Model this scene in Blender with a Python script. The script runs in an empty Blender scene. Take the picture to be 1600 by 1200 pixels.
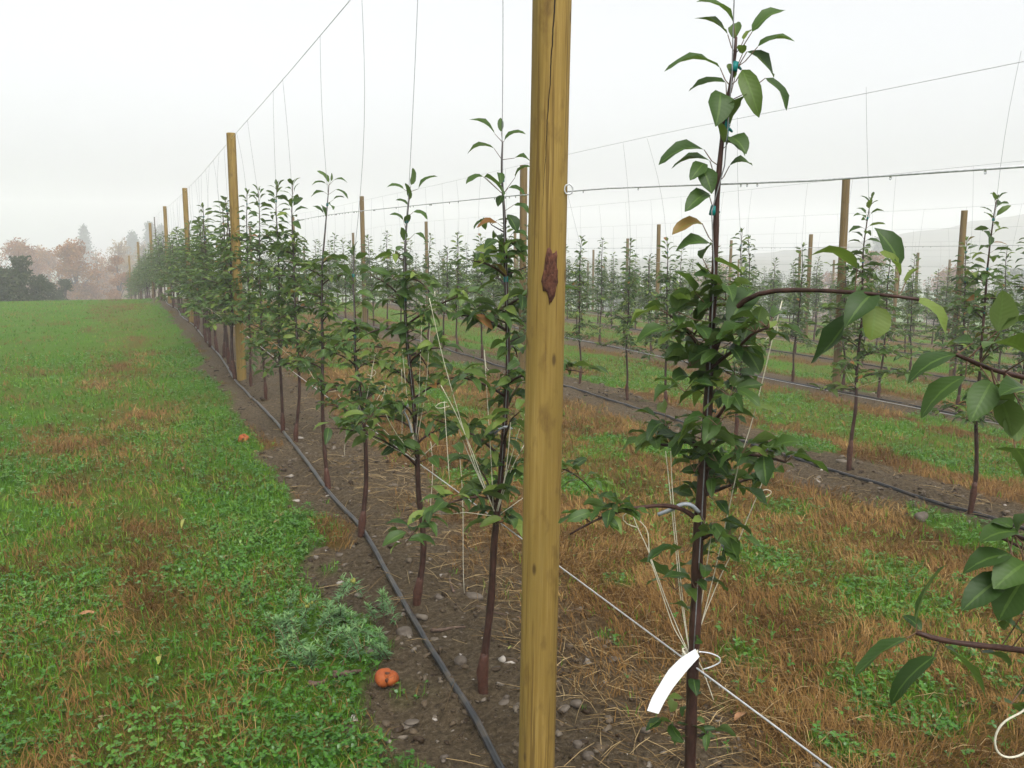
import bpy, math, random
import numpy as np
from mathutils import Vector, Matrix

# ------------------------------------------------------------------ camera
SC = bpy.context.scene
COL = SC.collection
CAM_H = 1.6; FPX = 1400.0; YAW = math.radians(22.63); PITCH = math.radians(8.33)
cam_d = bpy.data.cameras.new('camera'); cam = bpy.data.objects.new('camera', cam_d); COL.objects.link(cam)
cam_d.sensor_width = 36.0; cam_d.lens = 36.0 * FPX / 1600.0
cam_d.clip_start = 0.05; cam_d.clip_end = 3000
cam.location = (0, 0, CAM_H); cam.rotation_euler = (math.pi / 2 - PITCH, 0, -YAW)
SC.camera = cam
# ------------------------------------------------------------------ world, sun, exposure
SUN_EL = math.radians(58); SUN_ROT = math.radians(180)
wd = bpy.data.worlds.new('World'); SC.world = wd; wd.use_nodes = True
nt = wd.node_tree; nt.nodes.clear()
sky = nt.nodes.new('ShaderNodeTexSky'); sky.sky_type = 'NISHITA'; sky.sun_disc = False
sky.sun_elevation = SUN_EL; sky.sun_rotation = SUN_ROT; sky.air_density = 1.0; sky.dust_density = 6.0; sky.ozone_density = 1.0
hs = nt.nodes.new('ShaderNodeHueSaturation'); hs.inputs['Saturation'].default_value = 0.13      # cloud deck: the blue is gone
bg = nt.nodes.new('ShaderNodeBackground'); bg.inputs['Strength'].default_value = 0.15
wo = nt.nodes.new('ShaderNodeOutputWorld')
nt.links.new(sky.outputs[0], hs.inputs['Color']); nt.links.new(hs.outputs[0], bg.inputs[0]); nt.links.new(bg.outputs[0], wo.inputs[0])
sl = bpy.data.lights.new('sun', 'SUN'); sl.energy = 0.6; sl.angle = math.radians(60); sl.color = (1, 0.97, 0.93)
so = bpy.data.objects.new('sun', sl); COL.objects.link(so); so.rotation_euler = (math.pi / 2 - SUN_EL, 0, 0)
so.location = (0, -10, 20)
SC.view_settings.view_transform = 'Standard'; SC.view_settings.look = 'None'; SC.view_settings.gamma = 1.0
SC.view_settings.exposure = 1.05
SC.cycles.use_denoising = True
SC.cycles.max_bounces = 6; SC.cycles.diffuse_bounces = 3; SC.cycles.glossy_bounces = 2
SC.cycles.transmission_bounces = 3; SC.cycles.transparent_max_bounces = 6; SC.cycles.volume_bounces = 1
HAZE = 0.0030

# ------------------------------------------------------------------ projection helpers (photo pixel of 1600x1200 -> metres)
_f0 = np.array([math.sin(YAW), math.cos(YAW), 0]); _Z = np.array([0, 0, 1.0])
_R = np.array([math.cos(YAW), -math.sin(YAW), 0])
_F = _f0 * math.cos(PITCH) - _Z * math.sin(PITCH); _U = _f0 * math.sin(PITCH) + _Z * math.cos(PITCH)
CP = np.array([0, 0, CAM_H])
def ray(u, v): return _F + (u - 800) / FPX * _R + (600 - v) / FPX * _U
def W(u, v, d): return CP + d * ray(u, v)
def at_x(u, v, x):
    r = ray(u, v); return CP + r * (x / r[0])

# ------------------------------------------------------------------ noise
def _hash(ix, iy, s):
    h = (ix.astype(np.int64) * 374761393 + iy.astype(np.int64) * 668265263 + s * 974634777) & 0xFFFFFFFF
    h = ((h ^ (h >> 13)) * 1274126177) & 0xFFFFFFFF
    return ((h ^ (h >> 16)) & 0xFFFF) / 65535.0
def vnoise(x, y, s=0):
    x = np.asarray(x, float); y = np.asarray(y, float)
    xi = np.floor(x); yi = np.floor(y); fx = x - xi; fy = y - yi
    fx = fx * fx * (3 - 2 * fx); fy = fy * fy * (3 - 2 * fy)
    a = _hash(xi, yi, s); b = _hash(xi + 1, yi, s); c = _hash(xi, yi + 1, s); d = _hash(xi + 1, yi + 1, s)
    return (a * (1 - fx) + b * fx) * (1 - fy) + (c * (1 - fx) + d * fx) * fy
def fbm(x, y, s=0, o=4):
    t = 0; a = 0.5; n = 0
    for i in range(o):
        t = t + a * vnoise(x * 2 ** i, y * 2 ** i, s + i * 17); n += a; a *= 0.5
    return t / n
def sstep(a, b, x):
    t = np.clip((x - a) / (b - a), 0, 1); return t * t * (3 - 2 * t)

# ------------------------------------------------------------------ terrain
R0, RS, NROW = 1.15, 3.95, 10
ROW_END = 60.0
def bend(y):
    y = np.asarray(y, float); s = np.clip(y - 15, 0, 30)
    return -0.0009 * s * s - 0.054 * np.clip(y - 45, 0, None)
def gz(x, y):                                   # large shape of the ground: falls to the right, and away past a low crest
    x = np.asarray(x, float); y = np.asarray(y, float)
    t = np.clip(x - 2.0, 0, None)
    a = -0.058 * np.sqrt(t * t + 1.0) + 0.058
    a = np.where(a < -2.6, -2.6 - 1.2 * (1 - np.exp((a + 2.6) / 1.2)), a)
    s = np.clip(y - 32.5, 0, None)
    b = 0.1 * s * s / (s + 10)
    return a - 9.0 * (1 - np.exp(-b / 9.0))
def row_x(k, y): return R0 + RS * k + bend(y)
def rowpos(x, y):
    xr = np.asarray(x, float) - bend(y)
    k = np.clip(np.round((xr - R0) / RS), 0, NROW - 1)
    return xr, k, xr - R0 - RS * k
PATCHES = [(3.0, 3.85, .34), (3.25, 3.05, .30), (2.5, 2.3, .30), (2.15, 2.75, .12), (3.65, 3.4, .24), (2.1, 3.7, .13), (3.9, 4.6, .3), (2.1, 5.8, .35), (3.5, 6.4, .3), (1.75, 3.1, .1), (2.0, 2.1, .12)]
def cover(x, y):
    """how much bare soil, dead grass and green growth there is at a place, each 0..1"""
    xr, k, q = rowpos(x, y)
    n1 = fbm(x * 0.9, y * 0.55, 3); n2 = fbm(x * 3.1, y * 2.3, 9); n3 = fbm(x * 1.9 + 7, y * 1.1, 23)
    wob = (n2 - 0.5) * 0.5 + (n1 - 0.5) * 0.35
    left = sstep(-0.40, -0.27, q + wob * 1.3 + .02)
    rw = np.where(k == 0, 0.62, 0.52)
    right = 1 - sstep(rw - 0.12, rw + 0.25, q + wob)
    soil = left * right
    soil = np.where((k >= 1) & (q < 0), sstep(-0.75, -0.42, q + wob), soil)
    weeds = sstep(0.58, 0.66, n3 + 0.12 * (n2 - 0.5)) * np.where(k == 0, 0.2, 0.8)
    soil = soil * (1 - weeds * sstep(0.1, 0.4, np.abs(q)))
    a = np.abs(q)
    lawn = (xr < R0 - 0.28) & (k == 0)
    br_l = np.exp(-((xr + 0.2) / 0.6) ** 2) * (.16 + .34 * sstep(.36, .62, .5 * n1 + .5 * n3)) + sstep(0.56, 0.72, n3) * 0.45 * np.exp(-((xr + .6) / 1.6) ** 2)
    br_l = np.maximum(br_l, 0.35 * sstep(.5, .8, n1) * np.exp(-((xr + 2.5) / .45) ** 2) * 2.2)
    br_a = np.where(k == 0, 0.95 - 0.25 * sstep(1.2, 1.9, a), 0.97 - 0.70 * sstep(0.95, 1.4, a + wob * .8))
    br_a = np.where((k == 1) & (q < 0), 0.9 - 0.2 * sstep(1.2, 1.9, a), br_a)
    br_a = br_a - 0.98 * sstep(0.0, 0.045, n3 + .25 * (n2 - .5) - np.where((k == 0) & (q > 0) | (k == 1) & (q < 0), .595 + .3 * (1 - sstep(.9, 1.5, np.where(k == 0, q, 2.0))), .56))
    for cx_, cy_, cr_ in PATCHES:
        br_a = br_a * (1 - .72 * sstep(-1.15, -.75, -1.0 * ( np.hypot(x - cx_, (y - cy_) * .8) / (cr_ * .72) + (n2 - .5) * 1.1)))
    br = np.clip(np.where(lawn, br_l, br_a), 0, 1)
    br = np.clip(br + (n2 - 0.5) * np.where(lawn, .7, .3), 0, 1)
    return soil, (1 - soil) * br, (1 - soil) * (1 - br)
def bumps(x, y):
    soil, br, gr = cover(x, y)
    xr, k, q = rowpos(x, y)
    clod = (fbm(x * 9, y * 9, 41) - 0.5) * 0.07 + (fbm(x * 26, y * 26, 45, 2) - .5) * 0.03
    turf = (fbm(x * 2.2, y * 2.2, 51) - 0.5) * 0.05
    mound = 0.03 * np.exp(-(q / 0.5) ** 2)
    return soil * clod + (1 - soil) * turf + mound
WEED = (0.60, 3.42)
def weedless(x, y): return 1 - .85 * np.exp(-(((x - WEED[0]) / .17) ** 2 + ((y - WEED[1]) / .28) ** 2) ** 2)
def gh(x, y): return gz(x, y) + bumps(x, y)
def ground_at(u, v):
    r = ray(u, v); t = 2.0
    for _ in range(40):
        p = CP + r * t; h = float(gh(p[0], p[1]))
        t = t + (h - p[2]) / r[2] * 0.8
    return CP + r * t

# ------------------------------------------------------------------ materials
def mat(name):
    m = bpy.data.materials.new(name); m.use_nodes = True
    n = m.node_tree; n.nodes.clear()
    out = n.nodes.new('ShaderNodeOutputMaterial'); b = n.nodes.new('ShaderNodeBsdfPrincipled')
    n.links.new(b.outputs[0], out.inputs[0])
    return m, n, b, out
def N(n, t, **kw):
    o = n.nodes.new(t)
    for k, v in kw.items():
        if k in ('operation', 'blend_type', 'data_type', 'attribute_name', 'noise_dimensions', 'feature', 'wave_type', 'bands_direction', 'interpolation_type'): setattr(o, k, v)
        else: o.inputs[k].default_value = v
    return o
def math_(n, op, a, b=None, c=None):
    o = n.nodes.new('ShaderNodeMath'); o.operation = op
    for i, x in enumerate((a, b, c)):
        if x is None: continue
        if isinstance(x, (int, float)): o.inputs[i].default_value = x
        else: n.links.new(x, o.inputs[i])
    return o.outputs[0]
def ramp(n, fac, stops):
    o = n.nodes.new('ShaderNodeValToRGB'); e = o.color_ramp.elements
    while len(e) < len(stops): e.new(0.5)
    for i, (p, c) in enumerate(stops):
        e[i].position = p; e[i].color = (*c, 1)
    n.links.new(fac, o.inputs[0]); return o.outputs[0]
def mixc(n, fac, a, b, bt='MIX'):
    o = n.nodes.new('ShaderNodeMix'); o.data_type = 'RGBA'; o.blend_type = bt
    for s, x in ((0, fac), (6, a), (7, b)):
        if isinstance(x, (int, float)): o.inputs[s].default_value = x
        elif isinstance(x, tuple): o.inputs[s].default_value = (*x, 1)
        else: n.links.new(x, o.inputs[s])
    return o.outputs[2]
def noise(n, scale, detail=4, rough=0.55, vec=None):
    o = n.nodes.new('ShaderNodeTexNoise'); o.inputs['Scale'].default_value = scale
    o.inputs['Detail'].default_value = detail; o.inputs['Roughness'].default_value = rough
    if vec is not None: n.links.new(vec, o.inputs['Vector'])
    return o.outputs[0]
def coords(n, kind='Object'): return n.nodes.new('ShaderNodeTexCoord').outputs[kind]
def scaled(n, vec, s):
    o = n.nodes.new('ShaderNodeMapping'); o.inputs['Scale'].default_value = s; n.links.new(vec, o.inputs[0]); return o.outputs[0]
def bump(n, b, h, strength=0.4, dist=0.01):
    o = n.nodes.new('ShaderNodeBump'); o.inputs['Strength'].default_value = strength; o.inputs['Distance'].default_value = dist
    n.links.new(h, o.inputs['Height']); n.links.new(o.outputs[0], b.inputs['Normal'])

def leaf_material(name, dark, mid, light, odd, under, rough=0.46, transl=0.25, odd_from=0.955):
    """attribute 'leaf' = (along, across, tint)"""
    m, n, b, out = mat(name)
    at = N(n, 'ShaderNodeAttribute', attribute_name='leaf'); sp = n.nodes.new('ShaderNodeSeparateXYZ'); n.links.new(at.outputs['Vector'], sp.inputs[0])
    t, s, tint = sp.outputs
    base = ramp(n, tint, [(0, dark), (0.55, mid), (0.9, light), (odd_from, light), (min(1, odd_from + 0.02), odd)])
    nz = noise(n, 60, 3, 0.6, coords(n))
    base = mixc(n, math_(n, 'MULTIPLY', nz, 0.45), base, mixc(n, 0.5, base, (dark[0] * .6, dark[1] * .6, dark[2] * .6)))
    rib = math_(n, 'LESS_THAN', math_(n, 'ABSOLUTE', s), 0.09)
    base = mixc(n, math_(n, 'MULTIPLY', rib, 0.45), base, (mid[0] * 2.2, mid[1] * 1.9, mid[2] * 2.2))
    geo = n.nodes.new('ShaderNodeNewGeometry')
    base = mixc(n, math_(n, 'MULTIPLY', geo.outputs['Backfacing'], 0.8), base, mixc(n, 0.45, base, under))
    n.links.new(base, b.inputs['Base Color']); b.inputs['Roughness'].default_value = rough; b.inputs['Specular IOR Level'].default_value = 0.22
    vein = math_(n, 'SINE', math_(n, 'MULTIPLY', math_(n, 'SUBTRACT', t, math_(n, 'MULTIPLY', math_(n, 'ABSOLUTE', s), 0.2)), 58.0))
    bump(n, b, vein, 0.10, 0.001)
    tr = n.nodes.new('ShaderNodeBsdfTranslucent'); n.links.new(mixc(n, 1.0, base, (1.5, 1.7, 0.8), 'MULTIPLY'), tr.inputs[0])
    mx = n.nodes.new('ShaderNodeMixShader'); mx.inputs[0].default_value = transl
    n.links.new(b.outputs[0], mx.inputs[1]); n.links.new(tr.outputs[0], mx.inputs[2]); n.links.new(mx.outputs[0], out.inputs[0])
    return m
M = {}
M['apple_leaf'] = leaf_material('apple leaf', (.018, .043, .008), (.050, .096, .018), (.14, .19, .035), (.22, .10, .03), (.15, .20, .08))
M['weed_leaf'] = leaf_material('weed leaf', (.060, .140, .055), (.115, .225, .095), (.21, .34, .12), (.30, .24, .05), (.10, .17, .09), 0.45)
M['clover'] = leaf_material('clover leaf', (.018, .072, .005), (.046, .140, .010), (.125, .225, .028), (.19, .13, .05), (.06, .14, .05), 0.28, 0.18)

M['clover'].node_tree.nodes['Principled BSDF'].inputs['Specular IOR Level'].default_value = 0.4
def tint_material(name, stops, rough=0.6, transl=0.0, spec=None):
    m, n, b, out = mat(name)
    at = N(n, 'ShaderNodeAttribute', attribute_name='leaf'); sp = n.nodes.new('ShaderNodeSeparateXYZ'); n.links.new(at.outputs['Vector'], sp.inputs[0])
    c = ramp(n, sp.outputs[2], stops); n.links.new(c, b.inputs['Base Color']); b.inputs['Roughness'].default_value = rough
    b.inputs['Specular IOR Level'].default_value = .12 if spec is None else spec
    if transl:
        tr = n.nodes.new('ShaderNodeBsdfTranslucent'); n.links.new(c, tr.inputs[0])
        mx = n.nodes.new('ShaderNodeMixShader'); mx.inputs[0].default_value = transl
        n.links.new(b.outputs[0], mx.inputs[1]); n.links.new(tr.outputs[0], mx.inputs[2]); n.links.new(mx.outputs[0], out.inputs[0])
    return m
M['grass'] = tint_material('green grass blade', [(0, (.024, .090, .004)), (.5, (.066, .185, .009)), (.85, (.15, .25, .022)), (1, (.24, .20, .05))], 0.42, 0.25)
M['dead_grass'] = tint_material('dead grass blade', [(0, (.055, .027, .008)), (.45, (.15, .078, .021)), (.8, (.24, .138, .042)), (1, (.40, .28, .11))], 0.6, 0.2)
M['straw'] = tint_material('straw stalk', [(0, (.07, .042, .02)), (.5, (.19, .125, .052)), (1, (.38, .28, .14))], 0.55)
M['gravel'] = tint_material('gravel', [(0, (.030, .019, .010)), (.4, (.085, .062, .038)), (.7, (.12, .098, .072)), (.95, (.18, .155, .125)), (1, (.30, .27, .23))], 0.5)

def simple(name, c1, c2, scale=20, rough=0.6, bs=0.3, bd=0.004, stretch=(1, 1, 1)):
    m, n, b, out = mat(name)
    z = noise(n, scale, 5, 0.6, scaled(n, coords(n), stretch))
    n.links.new(ramp(n, z, [(0.3, c1), (0.7, c2)]), b.inputs['Base Color']); b.inputs['Roughness'].default_value = rough; b.inputs['Specular IOR Level'].default_value = 0.2
    bump(n, b, z, bs, bd); return m
M['bark'] = simple('young apple bark', (.018, .009, .007), (.062, .030, .022), 45, 0.45, 0.5, 0.003, (1, 1, .45))
M['graft'] = simple('rootstock bark', (.032, .014, .009), (.085, .036, .023), 50, 0.55, 0.7, 0.005)
M['stem'] = simple('leaf stalk', (.09, .07, .03), (.14, .07, .05), 60, 0.5)
M['twine'] = simple('cream twine', (.42, .39, .29), (.62, .59, .48), 300, 0.8)
M['wire'] = simple('galvanised wire', (.40, .41, .42), (.62, .63, .64), 90, 0.38, 0.1, 0.001); 
M['wire'].node_tree.nodes['Principled BSDF'].inputs['Metallic'].default_value = 0.35
M['dull_wire'] = simple('dull vertical wire', (.13, .135, .14), (.25, .255, .26), 90, 0.5, 0.1, 0.001)
M['pipe'] = simple('black poly pipe', (.012, .013, .014), (.028, .029, .031), 14, 0.3, 0.12, 0.002, (1, .2, 1)); M['pipe'].node_tree.nodes['Principled BSDF'].inputs['Specular IOR Level'].default_value = .3
M['tape'] = simple('teal tie tape', (.0, .11, .105), (.005, .17, .16), 60, 0.4)
M['spacer'] = simple('grey rubber tie', (.20, .22, .24), (.33, .35, .37), 50, 0.5)
M['tag'] = simple('white paper tag', (.76, .77, .78), (.84, .85, .85), 30, 0.5, 0.05)
def muddy(key, col, sc, lo, hi, amt):
    n = M[key].node_tree; b = n.nodes['Principled BSDF']; src = b.inputs['Base Color'].links[0].from_socket
    z = noise(n, sc, 6, .7, coords(n)); f = math_(n, 'MULTIPLY', ramp(n, z, [(lo, (0, 0, 0)), (hi, (1, 1, 1))]), amt)
    n.links.new(mixc(n, f, src, col), b.inputs['Base Color'])
M['stone'] = simple('stone', (.045, .034, .024), (.115, .094, .072), 22, 0.55, 0.5, 0.006)
M['stick'] = simple('dead stick', (.045, .028, .020), (.15, .10, .07), 40, 0.7, 0.6, 0.004)
M['rot'] = simple('rotting apple skin', (.15, .028, .008), (.36, .095, .02), 14, 0.6, 0.4, 0.004)
M['rot_spot'] = simple('rotten brown spot', (.05, .02, .012), (.12, .045, .02), 40, 0.7)
M['brown_leaf'] = simple('dead leaf', (.16, .075, .03), (.30, .16, .08), 40, 0.6)
M['yellow_leaf'] = simple('yellow leaf', (.15, .18, .03), (.24, .23, .05), 40, 0.5)
M['bark_scar'] = simple('leftover bark', (.028, .011, .008), (.14, .055, .032), 95, 0.85, 1.0, 0.008, (1, 1, .6))
M['wet'] = simple('water drop', (.75, .77, .78), (.8, .82, .83), 10, 0.03)
M['wet'].node_tree.nodes['Principled BSDF'].inputs['Transmission Weight'].default_value = 0.9
M['far_bark'] = simple('tree bark', (.05, .04, .035), (.10, .08, .07), 6, 0.8)

muddy('pipe', (.095, .072, .045), 9, .5, .68, .7); muddy('rot', (.07, .025, .012), 30, .54, .66, .85); muddy('tag', (.55, .53, .47), 22, .55, .75, .5)
def wood(name, hero=False, grey=0.0):
    m, n, b, out = mat(name)
    co = coords(n)
    inf = n.nodes.new('ShaderNodeObjectInfo')
    off = n.nodes.new('ShaderNodeVectorMath'); off.operation = 'ADD'; n.links.new(co, off.inputs[0])
    mul = math_(n, 'MULTIPLY', inf.outputs['Random'], 37.0); cb = n.nodes.new('ShaderNodeCombineXYZ')
    for i in range(3): n.links.new(mul, cb.inputs[i])
    n.links.new(cb.outputs[0], off.inputs[1]); v = off.outputs[0]
    grain = noise(n, 1.0, 6, 0.65, scaled(n, v, (150, 150, 3.2)))
    broad = noise(n, 1.0, 4, 0.5, scaled(n, v, (16, 16, 2.4)))
    blot = noise(n, 1.0, 5, 0.6, scaled(n, v, (22, 22, 8)))
    c = ramp(n, grain, [(0.25, (.165, .098, .022)), (0.5, (.245, .16, .040)), (0.75, (.33, .232, .075))])
    c = mixc(n, math_(n, 'MULTIPLY', ramp(n, broad, [(.38, (0, 0, 0)), (.7, (1, 1, 1))]), 0.6), c, (.165, .112, .026))
    c = mixc(n, math_(n, 'MULTIPLY', ramp(n, blot, [(.56, (0, 0, 0)), (.74, (1, 1, 1))]), 0.75), c, (.085, .046, .014))
    stk = ramp(n, noise(n, 1.0, 5, .6, scaled(n, v, (62, 62, 1.3))), [(.55, (0, 0, 0)), (.61, (1, 1, 1))])
    c = mixc(n, math_(n, 'MULTIPLY', stk, .75), c, (.10, .058, .014))
    vo = n.nodes.new('ShaderNodeTexVoronoi'); vo.feature = 'F1'; vo.inputs['Scale'].default_value = 1.0
    n.links.new(scaled(n, v, (19, 19, 6.5)), vo.inputs['Vector'])
    knot = ramp(n, vo.outputs['Distance'], [(0.06, (1, 1, 1)), (0.14, (0, 0, 0))])
    c = mixc(n, math_(n, 'MULTIPLY', knot, 0.75), c, (.035, .018, .008))
    h = math_(n, 'ADD', grain, math_(n, 'MULTIPLY', knot, -0.6))
    if hero:
        sp = n.nodes.new('ShaderNodeSeparateXYZ'); n.links.new(co, sp.inputs[0])
        x, y, z = sp.outputs
        wig = math_(n, 'MULTIPLY', math_(n, 'SUBTRACT', noise(n, 1.0, 4, .6, scaled(n, co, (0, 0, 9))), 0.5), 0.012)
        xc = math_(n, 'ADD', math_(n, 'MULTIPLY', math_(n, 'SUBTRACT', z, 2.06), 0.042), wig)
        d = math_(n, 'ABSOLUTE', math_(n, 'SUBTRACT', x, xc))
        wdt = math_(n, 'MULTIPLY', math_(n, 'SUBTRACT', z, 1.62), 0.0034)
        mk = math_(n, 'MULTIPLY', math_(n, 'LESS_THAN', d, wdt), math_(n, 'LESS_THAN', y, 0.0))
        c = mixc(n, mk, c, (.012, .007, .004)); h = math_(n, 'ADD', h, math_(n, 'MULTIPLY', mk, -3.0))
    if grey: c = mixc(n, grey, c, (.070, .050, .028))
    n.links.new(c, b.inputs['Base Color']); b.inputs['Roughness'].default_value = 0.65; b.inputs['Specular IOR Level'].default_value = 0.15
    bump(n, b, h, 0.5, 0.004)
    return m
M['post'] = wood('treated pine', False, .12); M['post_old'] = wood('weathered pine', False, .55); M['post_front'] = wood('treated pine with a drying crack', True)

def soil_material():
    m, n, b, out = mat('ground cover')
    at = N(n, 'ShaderNodeAttribute', attribute_name='cover'); sp = n.nodes.new('ShaderNodeSeparateColor'); n.links.new(at.outputs['Color'], sp.inputs[0])
    co = coords(n)
    n1 = noise(n, 3.0, 6, .6, co); n2 = noise(n, 46, 8, .75, co); n3 = noise(n, 170, 4, .7, co)
    soil = ramp(n, n2, [(.34, (.024, .015, .007)), (.46, (.086, .062, .034)), (.56, (.138, .102, .060)), (.67, (.22, .178, .118))])
    soil = mixc(n, math_(n, 'MULTIPLY', n1, .5), soil, (.072, .055, .034))
    vo = n.nodes.new('ShaderNodeTexVoronoi'); vo.inputs['Scale'].default_value = 55; n.links.new(co, vo.inputs['Vector'])
    peb = ramp(n, vo.outputs['Distance'], [(.13, (1, 1, 1)), (.22, (0, 0, 0))])
    soil = mixc(n, math_(n, 'MULTIPLY', peb, 0.55), soil, (.12, .10, .078))
    dead = ramp(n, n2, [(.25, (.048, .022, .006)), (.55, (.12, .060, .014)), (.8, (.20, .112, .032))])
    green = ramp(n, n2, [(.25, (.020, .070, .003)), (.55, (.060, .148, .006)), (.8, (.125, .20, .015))])
    green = mixc(n, math_(n, 'MULTIPLY', n1, .35), green, (.085, .125, .012))
    c = mixc(n, sp.outputs[1], mixc(n, sp.outputs[2], soil, green), dead)
    n.links.new(c, b.inputs['Base Color']); b.inputs['Roughness'].default_value = 0.8; b.inputs['Specular IOR Level'].default_value = 0.08
    h = math_(n, 'ADD', n2, math_(n, 'MULTIPLY', n3, .5)); h = math_(n, 'ADD', h, math_(n, 'MULTIPLY', peb, .35))
    bump(n, b, h, 1.0, 0.03)
    return m
M['ground'] = soil_material()
M['hill'] = simple('wooded hill', (.05, .055, .04), (.10, .09, .06), 0.05, 0.9)

# ------------------------------------------------------------------ mesh building
class MB:
    def __init__(self): self.V = []; self.Q = []; self.T = []; self.QM = []; self.TM = []; self.A = []; self.n = 0
    def add(self, V, Q=None, T=None, m=0, A=None):
        V = np.asarray(V, float).reshape(-1, 3)
        if Q is not None and len(Q): Q = np.asarray(Q, np.int64).reshape(-1, 4); self.Q.append(Q + self.n); self.QM.append(np.full(len(Q), m))
        if T is not None and len(T): T = np.asarray(T, np.int64).reshape(-1, 3); self.T.append(T + self.n); self.TM.append(np.full(len(T), m))
        self.A.append(np.zeros((len(V), 3)) if A is None else np.asarray(A, float).reshape(-1, 3))
        self.V.append(V); self.n += len(V)
    def mesh(self, name, mats, smooth=True):
        me = bpy.data.meshes.new(name)
        V = np.concatenate(self.V) if self.V else np.zeros((0, 3))
        Q = np.concatenate(self.Q) if self.Q else np.zeros((0, 4), int); T = np.concatenate(self.T) if self.T else np.zeros((0, 3), int)
        nq, ntr = len(Q), len(T)
        me.vertices.add(len(V)); me.vertices.foreach_set('co', V.astype(np.float32).ravel())
        me.loops.add(nq * 4 + ntr * 3); me.loops.foreach_set('vertex_index', np.concatenate([Q.ravel(), T.ravel()]).astype(np.int32))
        me.polygons.add(nq + ntr)
        st = np.concatenate([np.arange(nq) * 4, nq * 4 + np.arange(ntr) * 3]).astype(np.int32)
        me.polygons.foreach_set('loop_start', st)
        mi = np.concatenate((self.QM or [np.zeros(0)]) + (self.TM or [np.zeros(0)])).astype(np.int32)
        me.polygons.foreach_set('material_index', mi)
        me.polygons.foreach_set('use_smooth', np.full(nq + ntr, smooth))
        a = me.attributes.new('leaf', 'FLOAT_VECTOR', 'POINT'); a.data.foreach_set('vector', np.concatenate(self.A).astype(np.float32).ravel())
        for mm in mats: me.materials.append(mm)
        me.update(calc_edges=True); me.validate(); return me
    def build(self, name, mats, parent=None, smooth=True, loc=None):
        if not isinstance(mats, (list, tuple)): mats = [mats]
        o = bpy.data.objects.new(name, self.mesh(name, mats, smooth)); COL.objects.link(o)
        if parent is not None: o.parent = parent
        if loc is not None: o.location = loc
        return o
    # --- shapes
    def tube(self, P, r, sides=7, m=0, cap=True):
        P = np.asarray(P, float); k = len(P); r = np.broadcast_to(np.asarray(r, float), (k,))
        T = np.gradient(P, axis=0); T /= np.linalg.norm(T, axis=1)[:, None] + 1e-12
        ref = np.array([0.3, 0.8, 0.52]) if abs(T[0] @ np.array([0.3, 0.8, 0.52])) < .9 else np.array([1.0, 0, 0])
        a = np.zeros_like(P); b = np.zeros_like(P)
        for i in range(k):
            u = ref - T[i] * (ref @ T[i]); u /= np.linalg.norm(u) + 1e-12; a[i] = u; b[i] = np.cross(T[i], u); ref = u
        th = np.linspace(0, 2 * math.pi, sides, endpoint=False)
        V = P[:, None] + r[:, None, None] * (np.cos(th)[None, :, None] * a[:, None] + np.sin(th)[None, :, None] * b[:, None])
        i = np.arange(k - 1)[:, None] * sides; j = np.arange(sides)[None]; j2 = (j + 1) % sides
        Q = np.stack([i + j, i + j2, i + sides + j2, i + sides + j], -1).reshape(-1, 4)
        V = V.reshape(-1, 3); Tt = None
        if cap:
            V = np.concatenate([V, P[:1], P[-1:]]); n0 = k * sides
            jj = np.arange(sides)
            Tt = np.concatenate([np.stack([(jj + 1) % sides, jj, np.full(sides, n0)], -1), np.stack([(k - 1) * sides + jj, (k - 1) * sides + (jj + 1) % sides, np.full(sides, n0 + 1)], -1)])
        self.add(V, Q, Tt, m)
    def prisms(self, A, B, r0, r1, m=0, tint=None):
        A = np.asarray(A, float); B = np.asarray(B, float); n = len(A)
        if n == 0: return
        D = B - A; D /= np.linalg.norm(D, axis=1)[:, None] + 1e-12
        ref = np.where(np.abs(D[:, 2:3]) > .9, np.array([[1.0, 0, 0]]), np.array([[0, 0, 1.0]]))
        s = np.cross(D, ref); s /= np.linalg.norm(s, axis=1)[:, None]; t = np.cross(D, s)
        V = []
        for P, r in ((A, r0), (B, r1)):
            r = np.broadcast_to(np.asarray(r, float), (n,))[:, None]
            for k in range(3):
                a = k * 2.0944; V.append(P + r * (math.cos(a) * s + math.sin(a) * t))
        V = np.stack(V, 1); i = np.arange(n)[:, None, None] * 6
        Q = i + np.array([[0, 1, 4, 3], [1, 2, 5, 4], [2, 0, 3, 5]])[None]
        A_ = None
        if tint is not None: A_ = np.zeros((n, 6, 3)); A_[:, :, 2] = np.asarray(tint)[:, None]
        self.add(V, Q.reshape(-1, 4), None, m, A_)
    def leaves(self, B, T, w, bulge=0.12, roll=None, fold=0.35, tint=None, rng=None, lod=0, m=0, shape='apple', wav=0.1):
        """curved, folded leaf blades from B (base) to T (tip)"""
        B = np.asarray(B, float); T = np.asarray(T, float); n = len(B)
        if n == 0: return
        g = rng or np.random.default_rng(1)
        D = T - B; L = np.linalg.norm(D, axis=1)[:, None] + 1e-9; d = D / L
        ref = np.where(np.abs(d[:, 2:3]) > .95, np.array([[.6, .8, 0]]), np.array([[0, 0, 1.0]]))
        s = np.cross(d, ref); s /= np.linalg.norm(s, axis=1)[:, None]; nn = np.cross(s, d)
        if roll is None: roll = g.normal(0, .45, n)
        roll = np.broadcast_to(np.asarray(roll, float), (n,))[:, None]
        s2 = s * np.cos(roll) + nn * np.sin(roll); n2 = -s * np.sin(roll) + nn * np.cos(roll)
        if lod == 0: ts = np.array([0, .1, .28, .5, .72, .9, 1.0])
        elif lod == 1: ts = np.array([0, .2, .55, .85, 1.0])
        else: ts = np.array([0, .45, 1.0])
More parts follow.
